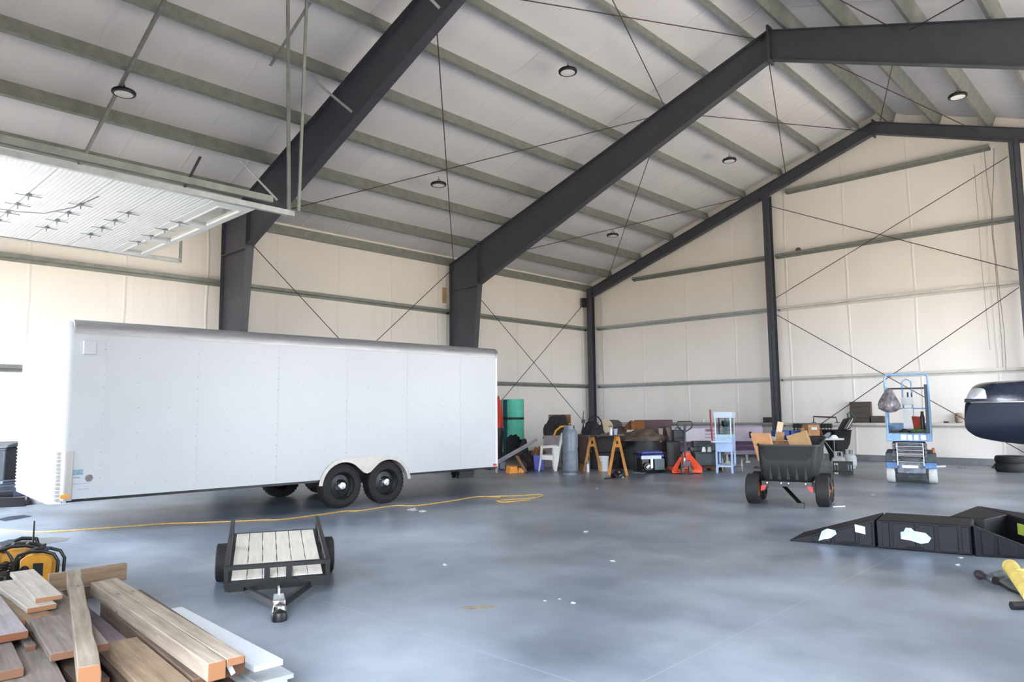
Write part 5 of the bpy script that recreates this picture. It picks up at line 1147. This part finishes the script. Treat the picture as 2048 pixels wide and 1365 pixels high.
solid('red_pole', 'thin red pole leaning against the end wall by the popcorn cart', 'pole', 1423, 19.0, 0, lambda m: (m.cyl((.0, 0, .6), (-.01, .1, 1.52), .022), m.cyl((.02, -.05, 0), (0, 0, .6), .02)), mat('brick_red_paint', '#9b3430', .5))
solid('white_trim_piece', 'bent white bracket standing left of the popcorn cart', 'bracket', 1430, 17.6, 0, lambda m: (m.box(-.02, .03, -.02, .02, .02, .1), m.prism([(-.03, 0, .06), (.03, 0, .06), (.06, 0, .16), (.0, 0, .15)], (0, .02, 0)), m.sphere((0, 0, .02), .022)), white_p)

# ---- popcorn cart
pb_ = mat('powder_blue_paint', '#a3bfe6', .4, 0, .06, 4); pw_ = mat('pale_blue_white_paint', '#cfdcee', .35, 0, .03)
t = place('popcorn_cart', 'light blue popcorn cart with glass case and spoked wheels', 'popcorn cart', 1460, 947, -.5)
wx, dy = .36, .36
X0, X1 = -.3, .06
m = MB()
for x in (X0, X1):
    for y in (0, dy): m.box(x-.02, x+.02, y-.02, y+.02, .0 if y == 0 else .18, .5)
m.box(X0, X1, -.02, .02, .14, .18); m.box(X0, X1, dy-.02, dy+.02, .16, .2); m.box(X0-.02, X0+.02, 0, dy, .16, .2); m.box(X1-.02, X1+.02, 0, dy, .16, .2); m.build('stand', pb_, t)
m = MB(); m.box(X0-.02, X1+.02, -.02, dy+.02, .5, .84); m.build('cabinet', pb_, t, bevel=.01)
m = MB(); m.box(X0-.0, X1, .0, dy, .84, .92); m.build('kettle_deck', mat('mint_deck', '#a9cdd2', .4), t)
for x in (X0, X1):
    for y in (0, dy): m = MB(); m.box(x-.014, x+.014, y-.014, y+.014, .84, 1.34); m.build('case_post', pw_, t)
gla = bpy.data.materials.new('clear_glass'); gla.use_nodes = True; pb2 = gla.node_tree.nodes['Principled BSDF']; pb2.inputs['Transmission Weight'].default_value = 1; pb2.inputs['Roughness'].default_value = .02; pb2.inputs['IOR'].default_value = 1.15
for a in ((X0, X1, -.004, .0), (X0, X1, dy, dy+.004)): m = MB(); m.box(a[0]+.014, a[1]-.014, a[2], a[3], .92, 1.32); m.build('glass_pane', gla, t)
for x in (X0, X1): m = MB(); m.box(x-.002, x+.002, .014, dy-.014, .92, 1.32); m.build('glass_pane', gla, t)
m = MB(); m.box(X0-.03, X1+.03, -.03, dy+.03, 1.32, 1.46, 1.08, 1.08); m.build('canopy', pw_, t, bevel=.006)
m = MB(); m.lathe([(.07, 1.1), (.1, 1.14), (.1, 1.24), (.001, 1.25)], (-.1, .2, 0), n=20); m.cyl((-.1, .2, 1.2), (-.1, .2, 1.33), .02); m.box(-.16, -.06, .1, .14, .92, 1.1); m.build('kettle', mat('teal_steel', '#7fb3b0', .35, .3), t)
m = MB(); m.tube([(X0+.02, -.02, .74), (X0-.03, -.14, .74), (X1-.06, -.14, .74), (X1, -.02, .74)], .018, 8); m.box(X0-.08, X0+.1, -.16, -.02, .735, .765); m.build('handle', pw_, t)
m = MB(); m.box(X1+.02, X1+.024, .08, .28, .58, .74); m.build('badge', mat('pale_badge', '#c9d6ea', .4, 0, .2, 20), t)
for x in (X0+.06, X1+.16):
    w_ = bpy.data.objects.new('spoked_wheel', None); COL.objects.link(w_); w_.parent = t; w_.location = (x, dy-.02, .17); w_.rotation_euler = (0, .0, .1)
    m = MB(); m.tube([(0, .165*math.cos(a), .165*math.sin(a)) for a in [2*PI*k/28 for k in range(28)]], .009, 6, True); m.build('tyre', mat('grey_rim', '#8b9197', .4, .4), w_)
    m = MB(); m.cyl((-.025, 0, 0), (.025, 0, 0), .025)
    for k in range(8): a = 2*PI*k/8; m.cyl((0, 0, 0), (0, .16*math.cos(a), .16*math.sin(a)), .004, n=6)
    m.build('spokes', galv_l, w_)
m = MB(); m.cyl((X0+.06, dy-.02, .17), (X1+.16, dy-.02, .17), .012, n=8); m.box(X0, X1, dy-.04, dy, .16, .22); m.build('axle', galv, t)

# ---- long purple truck bed
pr = mat('lilac_grey_paint', '#a79cab', .35, 0, .06, 3); prd = mat('deep_purple_paint', '#5b4460', .35, 0, .08, 3)
a = at_d(1345, 900, 20.3); b_ = at_d(1527, 900, 20.4); a.z = b_.z = 0
L = (b_-a).length; t = thing('truck_bed', 'long lilac and purple pickup bed body standing along the end wall', 'truck bed', a, math.atan2(b_.y-a.y, b_.x-a.x))
m = MB(); m.prism([(0, 0, .60), (0, -.02, .62), (0, .0, 1.0), (0, .06, 1.06), (0, .6, 1.06), (0, .6, .60)], (L, 0, 0)); m.build('upper_side', pr, t, bevel=.015)
m = MB(); m.prism([(0, .08, .28), (0, -.06, .34), (0, -.08, .50), (0, .0, .61), (0, .6, .61), (0, .6, .28)], (L-.06, 0, 0)); m.build('lower_side', prd, t, bevel=.02)
m = MB(); m.box(.3, L-.1, -.085, .0, .24, .36); m.build('sill', mat('dull_lilac_trim', '#8d8292', .4, .1), t, bevel=.01)
m = MB()
for k in range(3): m.box(.95, L-.8, -.03, -.005, .72+.1*k, .735+.1*k)
m.build('body_crease', prd, t)
m = MB(); m.box(.98, 1.18, -.022, .01, .90, .97); m.build('tail_lamp', mat('dark_lamp_red', '#5a2f2c', .4), t)
m = MB(); m.box(L-.40, L-.33, -.022, .01, .70, .88); m.build('filler_recess', mat('slot_black', '#060608', .9), t)
m = MB(); m.box(L-.1, L+.1, -.09, .05, .30, .68, .7, 1); m.build('corner_post', prd, t, bevel=.03)
for x in (.4, 1.6, L-.45): m = MB(); m.box(x-.03, x+.03, .1, .16, 0, .3); m.box(x-.07, x+.07, .06, .22, 0, .05); m.build('stand', alu, t)
solid('yellow_green_rag', 'yellow green rag on the floor beneath the purple body', 'rag', 1514, 18.6, 0, lambda m: m.blob((0, 0, 0), .14, .1, .05, 91, .3, 3.), mat('yellow_green_cloth', '#7d8048', .9, 0, .3, 14))

# ---- things lying on the low girt
gz = 1.02+.075
def ongirt(name, label, cat, px, build, m_, z=gz, bev=.004, y=22.36):
    p = at_y(px, 845, y); m = MB(); build(m); o = m.build(name, m_, bevel=bev); o.location = (p.x, p.y, z); return tag(o, label, cat)
wdk = mat('dark_brown_wood_block', '#584c46', .8, 0, .18, 6, stretch=(1, 1, 5))
ongirt('wood_block', 'tall dark brown stack of boards on the low girt, left of the blue lift', 'boards', 1723, lambda m: [m.box(-.29, .29, -.07, .07, .155*k, .155*k+.15) for k in range(4)], wdk)
ongirt('wood_block', 'low dark brown board on the girt right of the tall stack', 'board', 1755, lambda m: m.box(-.19, .19, -.07, .07, 0, .2), wdk)
ongirt('wood_block', 'small dark brown block on the girt left of the end wall column', 'block', 1535.5, lambda m: m.box(-.13, .13, -.06, .06, 0, .17), wdk)
ongirt('clay_pot', 'tan round jar on the low girt behind the boat bow', 'jar', 1918.5, lambda m: m.lathe([(.06, 0), (.095, .04), (.10, .2), (.085, .25), (.07, .27), (.001, .27)], n=24), mat('tan_jar', '#a1907c', .7, 0, .15, 10), bev=0)
ongirt('small_red_box', 'tiny dark red box on the low girt beside the tan jar', 'box', 1892, lambda m: m.box(-.05, .05, -.04, .04, 0, .05), mat('dark_red_box', '#5b3a41', .6))
ongirt('white_cup', 'tiny white cup on the low girt above the purple body, left one', 'cup', 1407, lambda m: m.lathe([(.03, 0), (.04, .1), (.001, .1)], n=16), white_p, bev=0)
p = at_y(1649, 848, 22.22); t = thing('steel_rack_frame', 'dark red brown steel hoop standing on the girt above the bar clamps', 'frame', (p.x, p.y+.1, gz), 0)
m = MB(); m.tube([(-.36, 0, 0), (-.355, 0, .19), (.31, 0, .16), (.34, 0, 0)], .02, 8); m.box(-.42, -.3, -.03, .03, 0, .02); m.box(.28, .4, -.03, .03, 0, .02); m.build('hoop', mat('dark_red_brown_steel', '#4a3535', .6), t)
# ---- bar clamps hanging in a row
cl_h = mat('clamp_grip_black', '#25302d', .5); cl_b = mat('clamp_bar_orange', '#9b5a4b', .4, .3)
LBN = ['first', 'second', 'third', 'fourth', 'fifth', 'sixth', 'seventh', 'eighth', 'ninth', 'tenth', 'eleventh', 'twelfth', 'thirteenth']
c0 = None
for k in range(13):
    p = at_y(1588+k*6.1, 852, 22.17)
    lb = f'black headed bar clamp hanging on the low girt, {LBN[k]} from the left'
    if c0 is None:
        c0 = thing('bar_clamp', lb, 'clamp', (0, 0, 0), 0, 'bar clamps on the end wall girt')
        m = MB(); m.box(-.025, .025, -.03, .05, -.05, .0); m.box(-.03, .03, -.06, .02, -.14, -.02); m.box(-.022, .022, -.05, .02, -.24, -.17); m.build('head', cl_h, c0, bevel=.006)
        m = MB(); m.box(-.012, .012, -.02, -.008, -.62, -.1); m.build('bar', cl_b, c0)
        o = c0
    else: o = copy_tree(c0); o['label'] = lb
    o.location = (p.x, 22.2, gz-.02)

# ---- white folding table and what lies on it
pc = at_d(1613, 825, 18.9); TB = thing('folding_table', 'white folding table behind the dump cart covered with boxes', 'table', (pc.x, pc.y, 0), YAW+.06)
m = MB(); m.box(-.82, .80, -.36, .38, .70, .745); m.build('tabletop', mat('white_table_plastic', '#dcdcdf', .45, 0, .03), TB, bevel=.01)
for x, lx in ((-.6, -.6), (.55, .55)):
    for y in (-.3, .3): m = MB(); m.cyl((x, y, .70), (lx, y, 0), .014, n=8); m.build('leg', galv, TB)
    m = MB(); m.cyl((x, -.3, .12), (x, .3, .12), .012, n=8); m.cyl((x, -.28, .35), (x-.25*(1 if x > 0 else -1), -.28, .70), .010, n=8); m.build('leg_brace', galv_l, TB)
bpy.context.view_layer.update()
def ontable(name, label, cat, x, y, build, m_, bev=.006, rz=0., grp=None):
    m = MB(); build(m); o = m.build(name, m_, bevel=bev); o.location = TB.matrix_basis @ Vector((x, y, .746)); o.rotation_euler = (0, 0, YAW+.06+rz); return tag(o, label, cat, grp)
ontable('blue_crate', 'blue plastic crate at the left end of the white table', 'crate', -.66, .18, lambda m: m.box(-.18, .18, -.13, .13, 0, .21, 1.05, 1.05), blue_p, grp='blue crates on the white table')
ontable('blue_crate', 'blue plastic crate between the tan box and the paper bag on the table', 'crate', -.28, .2, lambda m: m.box(-.13, .13, -.13, .13, 0, .2, 1.05, 1.05), blue_p, grp='blue crates on the white table')
ontable('paper_bag_box', 'open kraft carton with a white label on the white table', 'box', .10, .0, lambda m: m.box(-.17, .17, -.13, .13, 0, .36), mat('kraft_carton', '#b98a63', .85, 0, .1), rz=.15)
lbm = MB(); lbm.box(-.085, .085, -.1385, -.1365, .22, .29); ol = lbm.build('carton_label', paper); ol.location = TB.matrix_basis @ Vector((.10, .0, .746)); ol.rotation_euler = (0, 0, YAW+.21)
ol.parent = [o for o in bpy.data.objects if o.name == 'paper_bag_box'][0]; ol.location = (0, 0, 0); ol.rotation_euler = (0, 0, 0)
ontable('kraft_flap', 'loose kraft paper folded against the left of the open carton', 'paper', -.13, -.1, lambda m: m.prism([(-.06, 0, 0), (.06, 0, 0), (.0, 0, .3), (-.1, 0, .26)], (0, .03, 0)), cardboard, bev=0)
ontable('rust_cloth', 'rust brown cloth bundle right of the kraft carton', 'cloth', .34, .12, lambda m: m.blob((0, 0, 0), .13, .12, .24, 95, .25, 3.), mat('rust_cloth', '#7c4a38', .9, 0, .25, 9), bev=0)
ontable('yellow_pouch', 'small yellow pouch in front of the blue crate on the table', 'pouch', -.22, -.16, lambda m: m.blob((0, 0, 0), .09, .06, .06, 97, .15, 3.), yellow_p, bev=0)
ontable('pale_cup', 'small pale green cup beside the yellow pouch', 'cup', -.36, -.14, lambda m: m.lathe([(.03, 0), (.035, .09), (.001, .09)], n=14), mat('pale_green_cup', '#c3d3a8', .5), bev=0)
ontable('grey_sleeve', 'grey blue cloth sleeve at the front edge of the table', 'cloth', .38, -.2, lambda m: m.prism([(-.14, 0, 0), (.1, 0, 0), (.16, 0, .14), (.1, 0, .16)], (0, .07, 0)), mat('grey_blue_cloth', '#8b939f', .8, 0, .1), bev=.01)
ontable('white_shoe', 'white and blue shoe shape at the table front', 'shoe', .58, -.25, lambda m: m.blob((0, 0, 0), .11, .06, .09, 99, .06, 2.), mat('bright_white_cloth', '#eef0f2', .5, 0, .02), bev=0)
ontable('white_card', 'small white card lying on the table front', 'card', -.04, -.3, lambda m: m.box(-.045, .045, -.03, .03, 0, .04), white_p)
# ---- black wheelbarrow behind the table
t = place_d('garden_barrow', 'black poly barrow with green loop handle standing behind the white table', 'barrow', 1672, 20.2, .1)
m = MB(); R2 = [rrect(m, -.16, .1, -.2, .25, .22, .05), rrect(m, -.26, .22, -.3, .34, .55, .07), rrect(m, -.34, .24, -.38, .42, .90, .08), rrect(m, -.36, .26, -.4, .44, .92, .08), rrect(m, -.31, .21, -.35, .39, .90, .07), rrect(m, -.2, .16, -.24, .28, .35, .05)]; m.skin(R2); m.build('tub', mat('black_barrow_poly', '#1f1d20', .5, 0, .2), t)
m = MB(); m.prism([(.1, -.1, .9), (.36, -.1, .95), (.5, -.1, 1.28), (.30, -.1, 1.22)], (0, .3, 0)); m.build('hood', black_m, t, bevel=.03)
m = MB(); m.tube([(.36, .0, 1.1), (.34, 0, 1.38), (.40, 0, 1.41), (.55, 0, 1.27), (.54, 0, 1.18), (.44, 0, 1.15)], .022, 8); m.build('handle', mat('dark_green_handle', '#22453c', .45), t)
m = MB(); m.cyl((.22, -.12, .95), (.42, -.12, 1.24), .014, n=8); m.build('lever', chrome, t)
for x in (-.16, .12): m = MB(); m.cyl((x-.03, .0, .15), (x+.03, .0, .15), .15, n=24); m.build('wheel', rubber, t)
m = MB(); m.box(-.13, .09, -.03, .03, .13, .3); m.box(-.04, .0, -.3, -.26, 0, .3); m.build('stand', blacks, t)
# ---- propane bottles
pgm = mat('pale_propane_paint', '#cfd3d6', .4, 0, .08)
def propane(px, py, label, base=0.):
    t = place('propane_bottle', label, 'propane bottle', px, py, 0, 'white propane bottles'); t.location.z = base
    m = MB(); m.lathe([(.12, 0), (.12, .03), (.14, .05), (.155, .1), (.155, .27), (.13, .33), (.06, .365), (.001, .37)], (0, .16, 0), n=32); m.build('tank', pgm, t)
    m = MB()
    for a0 in (2.4, 5.2): m.skin([[m.v((r*math.cos(a0+k*.2), .16+r*math.sin(a0+k*.2), z)) for r, z in ((.09, .33), (.098, .33), (.098, .47), (.09, .47))] for k in range(9)])
    m.lathe([(.098, .46), (.1, .47), (.09, .475), (.085, .46)], (0, .16, 0), n=24, cap0=False, cap1=False); m.build('collar', pgm, t)
    m = MB(); m.cyl((0, .16, .36), (0, .16, .44), .02); m.lathe([(.03, .44), (.03, .46)], (0, .16, 0), n=10); m.build('valve', galv, t)
propane(1684.5, 946, 'white propane bottle sitting in a black milk crate', .012); propane(1707, 938, 'white propane bottle on the floor behind the black milk crate')
t = place('milk_crate', 'black plastic milk crate holding a propane bottle', 'crate', 1686.5, 950, -.45)
m = MB(); s_ = .2
for a, b2 in (((-s_, 0), (s_, 0)), ((s_, 0), (s_, 2*s_)), ((s_, 2*s_), (-s_, 2*s_)), ((-s_, 2*s_), (-s_, 0))):
    A, B_ = Vector(a+(0,)), Vector(b2+(0,))
    for z0, z1 in ((0, .06), (.23, .28)): m.beam(A+Vector((0, 0, (z0+z1)/2)), B_+Vector((0, 0, (z0+z1)/2)), .014, z1-z0)
    for k in range(8):
        q = A.lerp(B_, k/7); m.box(q.x-.012, q.x+.012, q.y-.012, q.y+.012, .0, .28)
    m.beam(A.lerp(B_, .3)+Vector((0, 0, .15)), A.lerp(B_, .7)+Vector((0, 0, .15)), .012, .16)
m.box(-s_, s_, 0, 2*s_, 0, .01); m.build('basket', black_m, t)
for z in (.03, .24): m = MB(); m.box(-.18, -.10, -.012, -.008, z-.02, z+.02); m.build('sticker', white_p, t)

# ---- right edge of the hall
p = at_z(2024, 944); t = thing('tyre', 'black tyre lying flat on the floor under the boat', 'tyre', (p.x, p.y, 0), 0)
m = MB(); m.lathe([(.19, .02), (.3, .0), (.33, .05), (.33, .15), (.3, .2), (.19, .18), (.17, .1)], n=40, cap0=False, cap1=False)
m.skin([m.ring((0, 0, .02), (0, 0, 1), .19, 40), m.ring((0, 0, .1), (0, 0, 1), .17, 40)], False, False); m.build('carcass', rubber, t)
m = MB(); m.lathe([(.19, .2), (.3, .2), (.33, .24), (.33, .32), (.3, .37), (.19, .36), (.17, .28)], n=40, cap0=False, cap1=False); m.lathe([(.19, .2), (.17, .28)], n=40, cap0=False, cap1=False); m.build('upper_carcass', rubber, t)
solid('black_shoe', 'small black object lying on the floor left of the tyre', 'shoe', 1983, 17.9, 0, lambda m: m.prism([(-.07, 0, 0), (0, 0, 0), (.09, 0, .11), (.04, 0, .13)], (0, .08, 0)), black_m, bev=.015)
# black trimmer / tool with cord
p, q = at_z(1955, 1150, .04), at_z(1991, 1164, .035); t = thing('power_drill', 'dark power tool with cord lying before the ramps', 'power tool', p*Vector((1, 1, 0)) if False else (p.x, p.y, 0), math.atan2(q.y-p.y, q.x-p.x))
L = (q-p).length; m = MB(); m.lathe([(.035, 0), (.042, .04), (.026, .07), (.022, L*.6), (.03, L*.65), (.032, L)], (0, 0, .045), (1, 0, 0), n=18); m.build('body', mat('plum_black_plastic', '#2a232b', .4), t)
m = MB(); m.lathe([(.033, L*.7), (.036, L*.72), (.036, L*.95), (.03, L)], (0, 0, .045), (1, 0, 0), n=18); m.build('gear_collar', mat('dark_chrome', '#6d7278', .3, .8), t)
m = MB(); m.cyl((L*.7, .02, .06), (L*.66, .11, .08), .03, .035, 16); m.build('side_cup', mat('smoke_grey', '#4a5056', .3), t)
cord([(1991, 1165), (2003, 1170), (2020, 1180), (2035, 1186), (2070, 1200), (2110, 1215)], 'black tool cord trailing to the right edge', .012, black_m)
p = at_z(2047, 1212, .03); m = MB(); d_ = Vector((.72, .69, 0)); m.cyl(p-d_*.09, p+d_*.25, .03, n=14); tag(m.build('rubber_grip', black_m), 'black rubber handle cut by the right edge near the bottom', 'handle')
# yellow foam tubes
fy = mat('pale_yellow_foam', '#dcc46a', .8, 0, .1, 8)
t = thing('foam_tube_frame', 'pale yellow foam tubes joined at an angle, cut by the right edge', 'foam tubes', at_z(2040, 1190), YAW)
c_ = t.location; inv = (Tr(*c_) @ Rz(YAW)).inverted()
tip = inv @ at_z(2021, 1134, .09); far_ = inv @ at_z(2066, 1196, .066)
m = MB(); m.cyl(tip, far_, .062, n=24); ax_ = (far_-tip).normalized(); m.lathe([(.062, -.004), (.03, -.006), (.028, .05)], tip, ax_, n=24, cap0=False); m.build('tube', fy, t)
a_, b2 = inv @ at_z(2042, 1152, .1), inv @ at_z(2090, 1141, .08); m = MB(); m.cyl(a_, b2, .055, n=24); m.build('tube', fy, t)

# ================================================================== light
wd = bpy.data.worlds.new('world'); scn.world = wd; wd.use_nodes = True; nt = wd.node_tree; bg = nt.nodes['Background']
# hazy sky, brightest low in front of the hall where the haze is lit by the sun
tcw = nd(nt, 'ShaderNodeTexCoord'); spw = nd(nt, 'ShaderNodeSeparateXYZ'); nt.links.new(tcw.outputs['Generated'], spw.inputs[0])
mrw = nd(nt, 'ShaderNodeMapRange'); mrw.inputs['From Min'].default_value = -1.; mrw.inputs['From Max'].default_value = .35; mrw.inputs['To Min'].default_value = SKY*HAZE; mrw.inputs['To Max'].default_value = SKY; mrw.interpolation_type = 'SMOOTHSTEP'
nt.links.new(spw.outputs[1], mrw.inputs['Value']); nt.links.new(mrw.outputs[0], bg.inputs['Strength'])
bg.inputs['Color'].default_value = (.82, .90, 1.0, 1)
def portal(c, d, w_, h_):
    l = bpy.data.lights.new('door_portal', 'AREA'); l.shape = 'RECTANGLE'; l.size = w_; l.size_y = h_; l.cycles.is_portal = True
    o = bpy.data.objects.new('door_portal', l); COL.objects.link(o); o.location = c
    z = -Vector(d); y = Vector((0, 0, 1)); x = y.cross(z); Q = Matrix((x, y, z)).transposed().to_4x4(); Q.translation = Vector(c); o.matrix_world = Q
for a, b_ in DOORS: portal(((a+b_)/2, YF-.1, DH/2), (0, 1, 0), b_-a, DH)
for a, b_ in RDOORS: portal((XRW+.1, (a+b_)/2, RDH/2), (-1, 0, 0), b_-a, RDH)
sl_ = bpy.data.lights.new('sun', 'SUN'); sl_.energy = SUN; sl_.angle = math.radians(.8); sl_.color = (1, .93, .82)
so_ = bpy.data.objects.new('sun', sl_); COL.objects.link(so_); so_.rotation_euler = Vector((0, 0, -1)).rotation_difference(Vector((-.5, .10, -.86))).to_euler()
vs = scn.view_settings; vs.view_transform = 'Standard'; vs.look = 'None'; vs.gamma = 1; vs.use_curve_mapping = False; vs.exposure = EXPO
scn.cycles.use_denoising = True
try: scn.cycles.denoiser = 'OPENIMAGEDENOISE'
except Exception: pass
scn.cycles.max_bounces = 14; scn.cycles.diffuse_bounces = 8; scn.cycles.glossy_bounces = 4; scn.cycles.transmission_bounces = 8; scn.cycles.caustics_reflective = False; scn.cycles.caustics_refractive = False
scn.cycles.sample_clamp_indirect = 12
